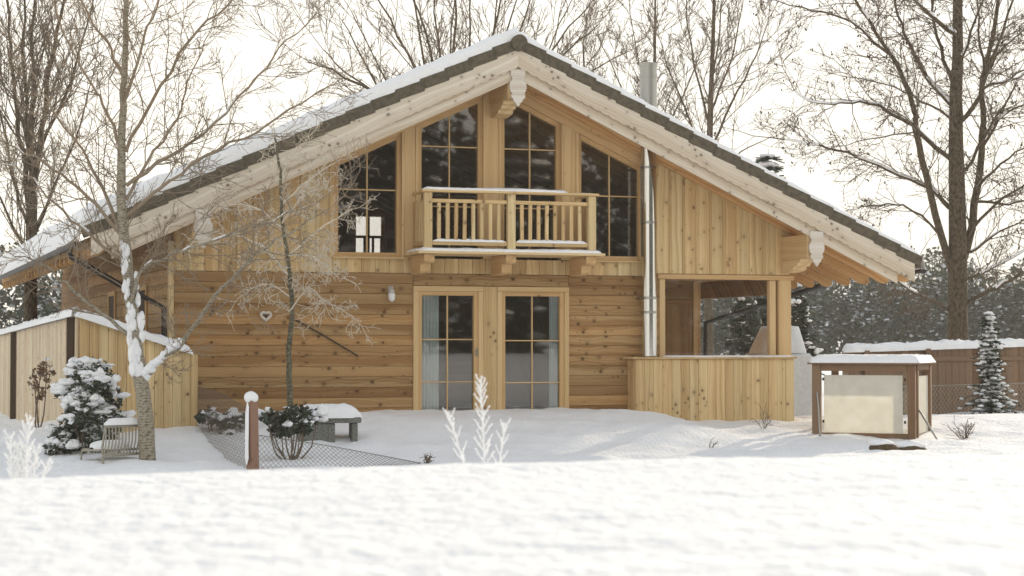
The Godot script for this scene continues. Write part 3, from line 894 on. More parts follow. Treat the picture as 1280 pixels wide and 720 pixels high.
	rc.tube(PackedVector3Array([Vector3(RX, 6.37, 1.235), Vector3(RX, 6.37, -8.0), Vector3(RX, 6.37, BACK - 0.9)]), 0.145, 0.145, 14, 1.0, true)
	part(house, "ridge_tile", rc, M.tile)
	var rsn := MB.new()
	snow_strip(rsn, PackedVector3Array([Vector3(RX, 6.47, 1.2), Vector3(RX, 6.47, BACK - 0.8)]), 0.24, 0.13, Vector3(1, 0, 0), 0.2)
	part(house, "ridge_snow", rsn, M.snow)
	# purlins with carved brackets and shaped end boards
	for x in [RX, 5.33, -5.87]:
		var yt := roof_y(x + (0.16 if x > RX else (-0.16 if x < RX else 0.16)), 5.93)
		board(house, "purlin", Vector3(x - 0.16, yt - 0.44, -0.15), Vector3(x + 0.16, yt, 1.068), 2, M.beam[1], 0.01)
		var br := MB.new()
		var xf := Transform3D(Basis(Vector3(0, 0, 1), Vector3(0, 1, 0), Vector3(-1, 0, 0)), Vector3(x, yt - 0.442, 0.03))
		br.prism(PackedVector2Array([Vector2(0, 0), Vector2(0.72, 0), Vector2(0.70, -0.05), Vector2(0.62, -0.07), Vector2(0.58, -0.12), Vector2(0.46, -0.13), Vector2(0.42, -0.19), Vector2(0.2, -0.22), Vector2(0, -0.23)]), -0.135, 0.135, xf)
		part(house, "purlin_bracket", br, M.beam[2])
		pendant_board(house, x, yt + (0.06 if x == RX else 0.05))
	# ---- balcony
	var bc := node(house, "balcony")
	for x in [-1.94, -0.46, 1.03]:
		var br := MB.new()
		var xf := Transform3D(Basis(Vector3(0, 0, 1), Vector3(0, 1, 0), Vector3(-1, 0, 0)), Vector3(x, 2.715, 0.02))
		br.prism(PackedVector2Array([Vector2(0, 0), Vector2(0.84, 0), Vector2(0.84, -0.12), Vector2(0.80, -0.15), Vector2(0.60, -0.155), Vector2(0.58, -0.29), Vector2(0.53, -0.32), Vector2(0, -0.33)]), -0.09, 0.09, xf)
		part(bc, "bracket", br, M.beam[0])
	for k in 5:
		board(bc, "deck_board", Vector3(-2.17, 2.72, 0.075 + k * 0.18), Vector3(1.26, 2.765, 0.075 + (k + 1) * 0.18 - 0.006), 0, any(M.beam))
	for x in [-2.045, -0.535, 0.965]:
		board(bc, "post", Vector3(x, 2.767, 0.79), Vector3(x + 0.145, 3.775, 0.90), 1, M.upright[2])
	board(bc, "handrail", Vector3(-2.09, 3.777, 0.77), Vector3(1.16, 3.82, 0.93), 0, M.upright[3])
	for r in [[-1.898, -0.537], [-0.388, 0.963]]:
		board(bc, "rail", Vector3(r[0], 3.60, 0.82), Vector3(r[1], 3.665, 0.87), 0, M.upright[3])
		board(bc, "rail", Vector3(r[0], 2.87, 0.81), Vector3(r[1], 2.935, 0.88), 0, M.upright[1])
		for k in 8:
			var x: float = r[0] + (r[1] - r[0]) * (k + 0.9) / 8.8 - 0.01
			var lean := rng.randf_range(-0.012, 0.012)
			var b := MB.new()
			b.box(Vector3(0.066, 0.66, 0.04), Transform3D(Basis(Vector3(0, 0, 1), lean), Vector3(x, 3.2675, 0.845)), 0.008, 1, roff())
			part(bc, "baluster", b, any(M.upright))
		var sn := MB.new()
		snow_strip(sn, PackedVector3Array([Vector3(r[0], 2.934, 0.845), Vector3(r[1], 2.934, 0.845)]), 0.045, 0.045, Vector3(0, 0, 1), 0.5)
		part(bc, "rail_snow", sn, M.snow)
	for x in [-2.03, 1.03]:
		board(bc, "side_rail", Vector3(x, 3.777, 0.07), Vector3(x + 0.08, 3.82, 0.768), 2, M.upright[3])
		board(bc, "side_rail", Vector3(x + 0.015, 2.87, 0.07), Vector3(x + 0.065, 2.935, 0.788), 2, M.upright[1])
		for k in 5:
			board(bc, "side_board", Vector3(x + 0.02, 2.937, 0.08 + k * 0.142), Vector3(x + 0.06, 3.66, 0.08 + (k + 1) * 0.142 - 0.01), 1, any(M.upright))
	var hs := MB.new()
	snow_strip(hs, PackedVector3Array([Vector3(-2.08, 3.82, 0.85), Vector3(0.60, 3.82, 0.85)]), 0.075, 0.05, Vector3(0, 0, 1), 0.35)
	snow_strip(hs, PackedVector3Array([Vector3(0.62, 3.82, 0.85), Vector3(1.14, 3.82, 0.85)]), 0.05, 0.012, Vector3(0, 0, 1), 0.5)
	part(bc, "rail_snow", hs, M.snow)
	var ds := MB.new()
	snow_strip(ds, PackedVector3Array([Vector3(-2.16, 2.765, 0.80), Vector3(1.25, 2.765, 0.80)]), 0.165, 0.06, Vector3(0, 0, 1), 0.25)
	snow_strip(ds, PackedVector3Array([Vector3(-2.11, 2.765, 0.10), Vector3(-2.11, 2.765, 0.9)]), 0.055, 0.045, Vector3(-1, 0, 0), 0.3)
	part(bc, "deck_snow", ds, M.snow)
	# ---- stove pipe
	var sp := MB.new()
	sp.tube(PackedVector3Array([Vector3(2.39, 0.95, 0.24), Vector3(2.39, 3.0, 0.24), Vector3(2.39, 5.3, 0.24)]), 0.142, 0.142, 28)
	var pipe := part(house, "stove_pipe", sp, M.steel)
	for y in [1.72, 1.98, 3.35, 4.35]:
		var rg := MB.new()
		rg.tube(PackedVector3Array([Vector3(2.39, y, 0.24), Vector3(2.39, y + 0.012, 0.24), Vector3(2.39, y + 0.05, 0.24)]), 0.148, 0.148, 28, 1.0, true)
		part(pipe, "clamp_band", rg, M.steel_dull)
	var bk := MB.new()
	bk.box(Vector3(0.04, 0.04, 0.2), at(2.26, 2.0, 0.11), 0.004)
	part(pipe, "wall_clamp", bk, M.steel_dull)
	var ch := MB.new()
	ch.tube(PackedVector3Array([Vector3(2.39, 4.8, 0.24), Vector3(2.39, 5.5, 0.24), Vector3(2.39, 6.25, 0.24)]), 0.155, 0.155, 28, 1.0, true)
	var chp := part(house, "flue_top", ch, M.steel_dull)
	for y in [6.02, 6.22]:
		var rg := MB.new()
		rg.tube(PackedVector3Array([Vector3(2.39, y, 0.24), Vector3(2.39, y + 0.02, 0.24), Vector3(2.39, y + 0.06, 0.24)]), 0.165, 0.165, 28, 1.0, true)
		part(chp, "rim_band", rg, M.steel_dull)
	return house

# ------------------------------------------------------------------ trees and plants
func smooth(pts: PackedVector3Array, wob: float) -> PackedVector3Array:
	var out := PackedVector3Array()
	var m := pts.size()
	for k in m - 1:
		var a := pts[maxi(k - 1, 0)]
		var b := pts[k]
		var c := pts[k + 1]
		var d := pts[mini(k + 2, m - 1)]
		for q in 4:
			var p := b.cubic_interpolate(c, a, d, q / 4.0)
			if k + q > 0: p += Vector3(rng.randf_range(-1, 1), rng.randf_range(-1, 1), rng.randf_range(-1, 1)) * wob
			out.append(p)
	out.append(pts[m - 1])
	return out

func rnd_dir() -> Vector3:
	return Vector3(rng.randfn(), rng.randfn(), rng.randfn()).normalized()

# a twig with its own side twigs; tips are kept for cones
func twig(b: MB, p: Vector3, d: Vector3, length: float, r: float, level: int, o: Dictionary, tips: PackedVector3Array) -> void:
	var n := 4 if level > 0 else 3
	var pts := PackedVector3Array([p])
	var dir := d
	for k in n:
		dir = (dir + rnd_dir() * o.wob + Vector3(0, o.rise, 0)).normalized()
		p += dir * (length / n)
		pts.append(p)
	b.tube(pts, r, maxf(r * 0.45, o.min_r), 3)
	if level <= 0:
		tips.append(p)
		return
	var kids: int = o.kids[level - 1]
	for k in kids:
		var t := lerpf(0.2, 1.0, (k + rng.randf()) / kids)
		var f := t * n
		var q := mini(int(f), n - 1)
		var at_ := pts[q].lerp(pts[q + 1], f - q)
		var dd := (pts[q + 1] - pts[q]).normalized()
		var ax := dd.cross(rnd_dir()).normalized()
		var nd := dd.rotated(ax, deg_to_rad(o.angle + rng.randf_range(-14, 14)))
		twig(b, at_, nd, length * rng.randf_range(0.35, 0.65) * (1.15 - 0.5 * t), maxf(r * 0.55, o.min_r), level - 1, o, tips)

func branch_snow(b: MB, pts: PackedVector3Array, r0: float, r1: float, keep: float) -> void:
	var run := PackedVector3Array()
	var m := pts.size()
	for k in m:
		var t := float(k) / (m - 1)
		var d := (pts[mini(k + 1, m - 1)] - pts[maxi(k - 1, 0)]).normalized()
		var ok := absf(d.y) < 0.80 and rng.randf() < keep
		if ok: run.append(pts[k] + Vector3.UP * lerpf(r0, r1, t) * 0.85)
		if (not ok or k == m - 1) and run.size() > 0:
			if run.size() > 1:
				var rr := lerpf(r0, r1, t) * 0.85 + (0.030 if r0 > 0.045 else 0.004)
				b.tube(run, rr, rr * 0.8, 6)
			run = PackedVector3Array()

func tree(called: String, label: String, skeleton: Array, o: Dictionary) -> Node3D:
	rng.seed = o.seed
	var first: Array = skeleton[0][2]
	var root := node(self, called, Vector3(first[0], first[1], first[2]))
	tag(root, label, "tree", o.get("group", ""))
	var crown := MB.new()
	var snow := MB.new()
	var tips := PackedVector3Array()
	for k in skeleton.size():
		var s: Array = skeleton[k]
		var pts := PackedVector3Array()
		for q in range(0, s[2].size(), 3): pts.append(Vector3(s[2][q], s[2][q + 1], s[2][q + 2]) - root.position)
		pts = smooth(pts, 0.012 if k == 0 else 0.03 * o.scale)
		var b := MB.new()
		b.tube(pts, s[0], s[1], 14 if s[0] > 0.09 else 7, 0.85 if k == 0 else 1.0)
		part(root, "trunk" if k < o.get("trunks", 1) else "limb", b, o.bark if k < o.get("trunks", 1) or s[0] > 0.03 else o.limb)
		if o.snow > 0.0: branch_snow(snow, pts, s[0], s[1], o.snow)
		var total := 0.0
		for q in pts.size() - 1: total += pts[q].distance_to(pts[q + 1])
		var count: int = int(total * o.density * (o.trunk_share if k == 0 else 1.0))
		for j in count:
			var t := lerpf(o.trunk_from if k == 0 else 0.12, 1.0, (j + rng.randf()) / count)
			var f := t * (pts.size() - 1)
			var q := mini(int(f), pts.size() - 2)
			var d := (pts[q + 1] - pts[q]).normalized()
			var ax := d.cross(rnd_dir()).normalized()
			var nd := d.rotated(ax, deg_to_rad(o.angle + rng.randf_range(-15, 15)))
			var r := minf(lerpf(s[0], s[1], t) * 0.5, o.twig_r)
			twig(crown, pts[q].lerp(pts[q + 1], f - q), nd, o.length * rng.randf_range(0.5, 1.15) * (1.15 - 0.5 * t), r, o.levels, o, tips)
		# the tip goes on as a twig
		var e := pts.size() - 1
		twig(crown, pts[e], (pts[e] - pts[e - 1]).normalized(), o.length, minf(s[1], o.twig_r), o.levels, o, tips)
	part(root, "crown", crown, o.limb)
	if snow.v.size(): part(root, "snow", snow, M.snow).set_meta("kind", "stuff")
	if o.get("cones", 0) > 0:
		var cb := MB.new()
		for k in o.cones:
			var p := tips[rng.randi() % tips.size()]
			for q in rng.randi_range(1, 3):
				cb.blob(p + rnd_dir() * 0.05, Vector3(0.020, 0.030, 0.020) * o.get("cone_size", 1.0), k + q, 0.1, 4, 3)
		part(root, "cones", cb, M.cone).set_meta("kind", "stuff")
	return root

# a mass of small leaves inside lobes; a share of them carries snow
func leaves(b: MB, lobes: Array, count: int, size: float, tones: Array, snowy: float, up_snow := 0.6) -> void:
	b.coloured = true
	for k in count:
		var l: Array = lobes[rng.randi() % lobes.size()]
		var d := rnd_dir()
		var rr := pow(rng.randf(), 0.28)
		var p: Vector3 = l[0] + Vector3(d.x * l[1].x, d.y * l[1].y, d.z * l[1].z) * rr
		var a := rnd_dir()
		var s := size * rng.randf_range(0.6, 1.3)
		if rng.randf() < snowy * (1.0 + up_snow * d.y):
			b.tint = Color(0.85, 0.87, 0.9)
			a = (a + Vector3(0, 0, 0)).normalized()
			var side := (a - Vector3.UP * a.y * 0.7).normalized()
			b.quadleaf(p + Vector3(0, s * 0.4, 0), side * s * 1.1, side.cross(Vector3.UP + rnd_dir() * 0.4).normalized() * s * 0.9)
		else:
			var c: Color = tones[rng.randi() % tones.size()]
			b.tint = c * rng.randf_range(0.75, 1.25)
			var w := a.cross(rnd_dir()).normalized()
			b.quadleaf(p, a * s, w * s * 0.5)

func conifer(called: String, label: String, at_: Vector3, height: float, radius: float, sprays: int, snowy: float, group := "", loose := 0.25) -> Node3D:
	var root := node(self, called, at_)
	tag(root, label, "tree", group)
	var t := MB.new()
	t.tube(PackedVector3Array([Vector3(0, -0.2, 0), Vector3(0.01, height * 0.5, 0), Vector3(0, height, 0)]), height * 0.018 + 0.01, 0.006, 7)
	part(root, "trunk", t, M.bark)
	var b := MB.new()
	b.coloured = true
	var sn := MB.new()
	var whorls := int(height / (radius * 0.22)) + 4
	for w in whorls:
		var f := (w + 0.5) / whorls
		var y := height * lerpf(0.06, 0.98, f)
		var reach := radius * pow(1.0 - f, 0.85) + 0.02
		var arms := int(lerpf(9, 4, f))
		for a in arms:
			var ang := TAU * (a + rng.randf() * 0.8) / arms + w
			var len_ := reach * rng.randf_range(1.0 - loose, 1.0 + loose * 0.6)
			var out := Vector3(cos(ang), 0, sin(ang))
			var n := maxi(3, int(sprays * len_ / radius))
			for k in n:
				var q := (k + 0.5) / n
				var p := Vector3(0, y, 0) + out * len_ * q + Vector3(0, -len_ * 0.30 * q * q, 0) + rnd_dir() * 0.02
				var side := out.cross(Vector3.UP)
				var s := (0.10 * radius + 0.012) * (1.15 - 0.6 * q)
				b.tint = Color(0.030, 0.048, 0.028) * rng.randf_range(0.7, 1.5)
				for h in [-1.0, 1.0]:
					var dirr: Vector3 = (out * 0.8 + side * h * rng.randf_range(0.5, 1.1) + Vector3(0, rng.randf_range(-0.5, 0.1), 0)).normalized()
					b.quadleaf(p + dirr * s * 1.3, dirr * s * 1.6, dirr.cross(Vector3.UP + rnd_dir() * 0.5).normalized() * s * 0.42)
				if rng.randf() < snowy:
					sn.blob(p + Vector3(0, s * 0.35, 0) + out * s * 0.5, Vector3(s * 1.5, s * 0.6, s * 1.5), k + w * 31, 0.25, 6, 4)
	part(root, "crown", b, M.leaf)
	if snowy > 0.0: part(root, "snow", sn, M.snow).set_meta("kind", "stuff")
	return root

func shrub(called: String, label: String, at_: Vector3, lobes: Array, count: int, size: float, tones: Array, snowy: float, blobs: int, stems: int, group := "") -> Node3D:
	var root := node(self, called, at_)
	tag(root, label, "shrub", group)
	var st := MB.new()
	for k in stems:
		var l: Array = lobes[k % lobes.size()]
		var a := Vector3(rng.randf_range(-0.06, 0.06), -0.1, rng.randf_range(-0.06, 0.06))
		var e: Vector3 = l[0] + rnd_dir() * 0.08
		var mid := a.lerp(e, 0.5) + Vector3(e.x * 0.25, -0.04, e.z * 0.25) + rnd_dir() * 0.03
		st.tube(smooth(PackedVector3Array([a, mid, e]), 0.01), 0.016, 0.006, 5)
	part(root, "stems", st, M.twig)
	var b := MB.new()
	leaves(b, lobes, count, size, tones, snowy)
	part(root, "foliage", b, M.leaf)
	if blobs > 0:
		var sn := MB.new()
		for k in blobs:
			var l: Array = lobes[rng.randi() % lobes.size()]
			var d := rnd_dir()
			d.y = absf(d.y)
			var s := 0.02 + 0.075 * pow(rng.randf(), 2.0)
			var c: Vector3 = l[0] + Vector3(d.x * l[1].x, d.y * l[1].y, d.z * l[1].z) * rng.randf_range(0.8, 1.0)
			for q in 3: sn.blob(c + Vector3(rng.randfn() * s * 0.8, rng.randfn() * s * 0.35, rng.randfn() * s * 0.8), Vector3(s * rng.randf_range(0.6, 1.5), s * 0.55, s), k * 3 + q, 0.5, 8, 5)
		part(root, "snow", sn, M.snow).set_meta("kind", "stuff")
	return root

func frost_plant(called: String, label: String, at_: Vector3, stems: Array, rad: float, o_from := 0.32) -> void:
	var root := node(self, called, at_)
	tag(root, label, "plant")
	for s in stems:
		var b := MB.new()
		var tip: Vector3 = s[0]
		var foot := Vector3(tip.x * 0.12, -0.12, tip.z * 0.1)
		var mid := foot.lerp(tip, 0.5) + Vector3(tip.x * -0.06, 0.01, 0)
		var pts := smooth(PackedVector3Array([foot, mid, tip]), 0.0015)
		b.tube(pts, rad * 0.9, rad * 0.7, 6)
		var n: int = s[1]
		for k in n:
			var t := lerpf(o_from, 1.0, (k + 0.3) / n)
			var f := t * (pts.size() - 1)
			var q := mini(int(f), pts.size() - 2)
			var d := (pts[q + 1] - pts[q]).normalized()
			var ang := 2.4 * k + rng.randf()
			var o := (Vector3(cos(ang), 0, sin(ang) * 0.6) * 0.75 + d * 0.9).normalized()
			var p := pts[q].lerp(pts[q + 1], f - q)
			var len_ := minf(tip.length() * rng.randf_range(0.13, 0.20), 0.11) * (1.35 - 0.8 * t)
			var end := p + (o * 0.9 + Vector3(0, 0.12, 0)) * len_
			b.tube(PackedVector3Array([p, p + o * len_ * 0.5, end]), rad * 0.75, rad * 0.5, 5, 1.0, true)
			for j in 16:
				var c := p.lerp(end, rng.randf())
				var w := rnd_dir()
				b.quadleaf(c + w * rad * 0.9, w * rad * rng.randf_range(0.6, 1.5), w.cross(rnd_dir()).normalized() * rad * 0.35)
		for j in 110:
			var c := foot.lerp(tip, rng.randf())
			var f := rng.randf() * (pts.size() - 1)
			c = pts[int(f)].lerp(pts[mini(int(f) + 1, pts.size() - 1)], f - int(f))
			var w := rnd_dir()
			b.quadleaf(c + w * rad * 0.9, w * rad * rng.randf_range(0.6, 1.5), w.cross(rnd_dir()).normalized() * rad * 0.35)
		b.blob(tip, Vector3(rad * 1.1, rad * 1.8, rad * 1.1), 5, 0.3, 7, 5)
		part(root, "stem", b, M.rime)

# ------------------------------------------------------------------ fences and garden things
func chain_link(b: MB, bottom: PackedVector3Array, top: PackedVector3Array, pitch: float, r: float) -> void:
	var cum := PackedFloat32Array([0.0])
	for k in bottom.size() - 1: cum.append(cum[k] + bottom[k].distance_to(bottom[k + 1]))
	var total := cum[cum.size() - 1]
	var hmax := 0.0
	for k in bottom.size(): hmax = maxf(hmax, bottom[k].distance_to(top[k]))
	var rows := int(hmax / pitch)
	var surf := func(a: float, t: float) -> Vector3:
		var k := 0
		while k < cum.size() - 2 and a > cum[k + 1]: k += 1
		var f := clampf((a - cum[k]) / (cum[k + 1] - cum[k]), 0.0, 1.0)
		return bottom[k].lerp(bottom[k + 1], f).lerp(top[k].lerp(top[k + 1], f), t)
	var n := int(total / pitch)
	for k in n:
		for s in [0.0, 1.0]:
			var p := PackedVector3Array()
			for q in rows + 1:
				var zig := 0.5 if (q % 2 == 0) == (s == 0.0) else -0.5
				p.append(surf.call((k + 0.5 + zig) * pitch, float(q) / rows))
			b.tube(p, r, r, 3)
	for t in [0.0, 1.0]:
		var p := PackedVector3Array()
		for k in n + 1: p.append(surf.call(k * pitch, t))
		b.tube(p, r * 1.4, r * 1.4, 3)

func plank_run(parent: Node, a: Vector3, c: Vector3, ya: float, yc: float, foot: float, wide: float, mats: Array) -> void:
	var flat := Vector3(c.x - a.x, 0, c.z - a.z)
	var length := flat.length()
	var dir := flat / length
	var n := int(round(length / wide))
	var w := length / n
	var basis := Basis(dir, Vector3.UP, dir.cross(Vector3.UP))
	for k in n:
		var t := (k + 0.5) / n
		var p := a.lerp(c, t)
		var top := lerpf(ya, yc, t)
		var h := top - foot
		var b := MB.new()
		b.box(Vector3(w - 0.006, h, 0.024), Transform3D(basis, Vector3(p.x, foot + h / 2, p.z) + basis.z * rng.randf_range(-0.004, 0.004)), 0.004, 1, roff())
		part(parent, "plank", b, any(mats))

func make_wooden_fence() -> void:
	var f := node(self, "wooden_fence")
	tag(f, "pale vertical board fence with snow cap beside the chalet's left side", "fence")
	var corner := Vector3(-8.0, 0, 2.3)
	var endp := Vector3(-6.2, 0, 1.95)
	var far := Vector3(-8.0, 0, -15.0)
	plank_run(f, far, corner, 1.36, 1.60, -0.7, 0.17, M.fence)
	plank_run(f, corner + Vector3(0.03, 0, 0.0), endp, 1.60, 1.0, -0.75, 0.15, M.upright)
	for z in [-9.4, 1.9]:
		board(f, "post", Vector3(-8.13, -0.6, z), Vector3(-8.02, lerpf(1.36, 1.60, (z + 15.0) / 17.3) - 0.01, z + 0.1), 1, M.dark_wood)
	board(f, "end_post", Vector3(-6.20, -0.75, 1.90), Vector3(-6.10, 1.0, 2.02), 1, M.upright[1])
	var s := MB.new()
	snow_strip(s, PackedVector3Array([Vector3(-8.0, 1.355, -15.0), Vector3(-8.0, 1.60, 2.3)]), 0.10, 0.13, Vector3(1, 0, 0), 0.3, false)
	snow_strip(s, PackedVector3Array([Vector3(-8.05, 1.60, 2.31), Vector3(-6.16, 1.0, 1.95)]), 0.11, 0.13, Vector3(0, 0, 1), 0.35)
	part(f, "snow_cap", s, M.snow)

func make_right_fence() -> void:
	var f := node(self, "brown_fence")
	tag(f, "dark brown board fence with thick snow cap behind the glazed garden box", "fence")
	var a := Vector3(9.2, 0, -5.0)
	var c := Vector3(20.0, 0, -8.6)
	plank_run(f, a, c, 0.98, 1.22, -0.8, 0.24, M.brown)
	var dir := (c - a).normalized()
	for k in 6:
		var t := 0.06 + k * 0.178
		var p := a.lerp(c, t)
		board(f, "post", Vector3(p.x - 0.06, -0.7, p.z + 0.05), Vector3(p.x + 0.06, lerpf(0.98, 1.22, t) + 0.03, p.z + 0.16), 1, M.brown[1])
	var rb := MB.new()
	rb.box(Vector3(a.distance_to(c), 0.10, 0.05), Transform3D(Basis(dir, Vector3.UP, dir.cross(Vector3.UP)), a.lerp(c, 0.5) + Vector3(0, 0.83, 0) + dir.cross(Vector3.UP) * 0.04), 0.005)
	part(f, "rail", rb, M.brown[2])
	var s := MB.new()
	snow_strip(s, PackedVector3Array([a + Vector3(0, 0.985, 0), a.lerp(c, 0.5) + Vector3(0, 1.10, 0), c + Vector3(0, 1.225, 0)]), 0.13, 0.17, Vector3.ZERO, 0.35)
	part(f, "snow_cap", s, M.snow)
	var w := node(self, "chain_link_fence")
	tag(w, "diamond wire mesh standing in front of the brown fence at right", "fence", "wire fences")
	var m := MB.new()
	var d := Vector3(0.35, 0, 0.8)
	chain_link(m, PackedVector3Array([a + d + Vector3(0.6, -0.55, 0), c + d + Vector3(0, -0.5, 0)]), PackedVector3Array([a + d + Vector3(0.6, 0.25, 0), c + d + Vector3(0, 0.30, 0)]), 0.13, 0.007)
	part(w, "wire_mesh", m, M.wire_light)
	for k in 4:
		var p := (a + d).lerp(c + d, 0.08 + k * 0.28)
		var b := MB.new()
		b.tube(PackedVector3Array([Vector3(p.x, -0.8, p.z), Vector3(p.x, 0.3, p.z)]), 0.025, 0.025, 8, 1.0, true)
		part(w, "post", b, M.wire)

func make_wire_fence() -> void:
	var w := node(self, "chain_link_fence_001")
	tag(w, "sagging chain link fence on a reddish snow capped post at left", "fence", "wire fences")
	var post := Vector3(-6.17, -0.55, 6.8)
	var b := MB.new()
	b.box(Vector3(0.13, 1.15, 0.13), Transform3D(Basis(Vector3(0, 0, 1), 0.02) * Basis(Vector3.UP, 0.5), post + Vector3(0, 0.40, 0)), 0.012, 1, roff())
	part(w, "post", b, M.post[0])
	var s := MB.new()
	s.blob(post + Vector3(-0.02, 1.0, 0), Vector3(0.095, 0.085, 0.095), 3, 0.08, 12, 8)
	snow_strip(s, PackedVector3Array([post + Vector3(-0.085, 0.1, 0.03), post + Vector3(-0.08, 0.55, 0.03), post + Vector3(-0.075, 0.97, 0.02)]), 0.05, 0.035, Vector3(0.3, 0, 0.95), 0.4)
	part(w, "snow_cap", s, M.snow)
	var m := MB.new()
	chain_link(m, PackedVector3Array([Vector3(-6.12, -0.5, 2.0), Vector3(-6.15, -0.53, 4.4), post]), PackedVector3Array([Vector3(-6.10, 0.5, 2.0), Vector3(-6.0, 0.42, 3.6), post + Vector3(0.03, 0.80, 0)]), 0.11, 0.003)
	part(w, "wire_mesh", m, M.wire)
	var q := MB.new()
	chain_link(q, PackedVector3Array([post, Vector3(-5.1, -0.62, 6.9), Vector3(-3.7, -0.62, 6.9)]), PackedVector3Array([post + Vector3(0.05, 0.50, 0.0), Vector3(-5.1, -0.22, 6.6), Vector3(-3.7, -0.5, 6.5)]), 0.07, 0.0035)
	part(w, "wire_mesh", q, M.wire)

func make_cold_frame() -> void:
	var f := node(self, "garden_box", Vector3(5.51, -0.45, 2.83))
	tag(f, "brown timber garden box with milky panes and flat snow covered top", "garden box")
	var ang := atan2(-1.06, 1.25)
	f.rotation.y = ang
	var wx := 0.82
	var wz := 0.76
	var h := 1.27
	for p in [[-wx, wz, 0.15], [wx - 0.02, wz, 0.13], [wx + 0.0, wz - 0.22, 0.11], [wx, -wz, 0.12], [-wx, -wz, 0.12]]:
		board(f, "post", Vector3(p[0] - p[2] / 2, -0.25, p[1] - 0.055), Vector3(p[0] + p[2] / 2, h, p[1] + 0.055), 1, any(M.brown), 0.01)
	for z in [wz, -wz]:
		board(f, "rail", Vector3(-wx + 0.08, h - 0.11, z - 0.04), Vector3(wx - 0.09, h - 0.002, z + 0.04), 0, M.brown[1])
	board(f, "rail", Vector3(wx - 0.04, h - 0.10, -wz + 0.065), Vector3(wx + 0.04, h - 0.004, wz - 0.28), 2, M.brown[0])
	board(f, "rail", Vector3(-wx - 0.04, h - 0.10, -wz + 0.065), Vector3(-wx + 0.04, h - 0.004, wz - 0.06), 2, M.brown[0])
	board(f, "roof_board", Vector3(-wx - 0.14, h + 0.002, -wz - 0.14), Vector3(wx + 0.12, h + 0.035, wz + 0.12), 0, M.brown[2])
	var s := MB.new()
	var p := PackedVector3Array()
	for k in 25:
		for q in 25:
			var a := k / 24.0 * 2.0 - 1.0
			var c := q / 24.0 * 2.0 - 1.0
			var e := minf(1.0 - absf(a), 1.0 - absf(c)) * 8.0
			var y := h + 0.03 + 0.125 * sqrt(clampf(e, 0.0, 1.0)) * (1.0 + 0.35 * soft.get_noise_2d(a * 20.0, c * 20.0))
			p.append(Vector3(a * (wx + 0.14), y, -c * (wz + 0.14)))
	s.grid(p, 25)
	part(f, "snow_cap", s, M.snow)
	var g := MB.new()
	g.box(Vector3(2 * wx - 0.30, 0.98, 0.012), at(-0.02, 0.60, wz + 0.02), 0.002)
	part(f, "pane", g, M.frost)
	board(f, "base_strip", Vector3(-wx + 0.08, -0.1, wz - 0.03), Vector3(wx - 0.09, 0.105, wz - 0.005), 0, M.brown[0])  # dark strip across the gap below the front pane
	var g2 := MB.new()
	g2.box(Vector3(0.012, 0.98, 2 * wz - 0.42), at(wx + 0.01, 0.58, -0.12), 0.002)
	part(f, "pane", g2, M.frost)
	var g3 := MB.new()
	g3.box(Vector3(2 * wx - 0.18, 0.98, 0.012), at(0, 0.6, -wz), 0.002)
	part(f, "pane", g3, M.clear)
	for x in [-wx + 0.12, wx - 0.13]:
		for y in [0.30, 1.02]:
			var c := MB.new()
			c.box(Vector3(0.035, 0.05, 0.02), at(x, y, wz + 0.037), 0.005)
			part(f, "clip", c, M.dark_wood)
	for q in [[Vector3(-wx + 0.02, 0.80, wz + 0.06), Vector3(-wx + 0.12, -0.02, wz + 0.30)], [Vector3(wx + 0.06, 0.50, wz - 0.25), Vector3(wx + 0.42, -0.05, wz - 0.10)]]:
		var c := MB.new()
		c.tube(PackedVector3Array([q[0], q[0].lerp(q[1], 0.5), q[1]]), 0.018, 0.018, 7, 1.0, true)
		part(f, "prop", c, M.steel_dull)

func make_oven() -> void:
	var o := node(self, "garden_oven", Vector3(8.07, -0.5, -5.97))
	o.scale = Vector3.ONE * 1.13
	tag(o, "white plastered garden oven with rounded hood to the right of the porch", "oven")
	var b := MB.new()
	b.box(Vector3(1.05, 1.35, 0.95), at(0.05, 0.62, 0), 0.05)
	part(o, "base", b, M.plaster)
	var p := PackedVector3Array()
	var cols := 24
	for r in 11:
		var t := r / 10.0
		var k := lerpf(1.0, 0.55, pow(t, 1.1)) if r < 9 else lerpf(0.60, 0.0, (r - 8) / 2.0)
		var y := 1.30 + 0.52 * (t / 0.8 if r < 9 else 1.0) + (0.02 * (r - 8) if r > 8 else 0.0)
		for c in cols:
			var a := TAU * c / cols
			var sx := signf(cos(a)) * pow(absf(cos(a)), 0.6)
			var sz := signf(sin(a)) * pow(absf(sin(a)), 0.6)
			p.append(Vector3(0.04 + sx * 0.52 * k + (0.06 * t), y, -sz * 0.46 * k))
	var d := MB.new()
	d.grid(p, cols, true)
	part(o, "hood", d, M.plaster)

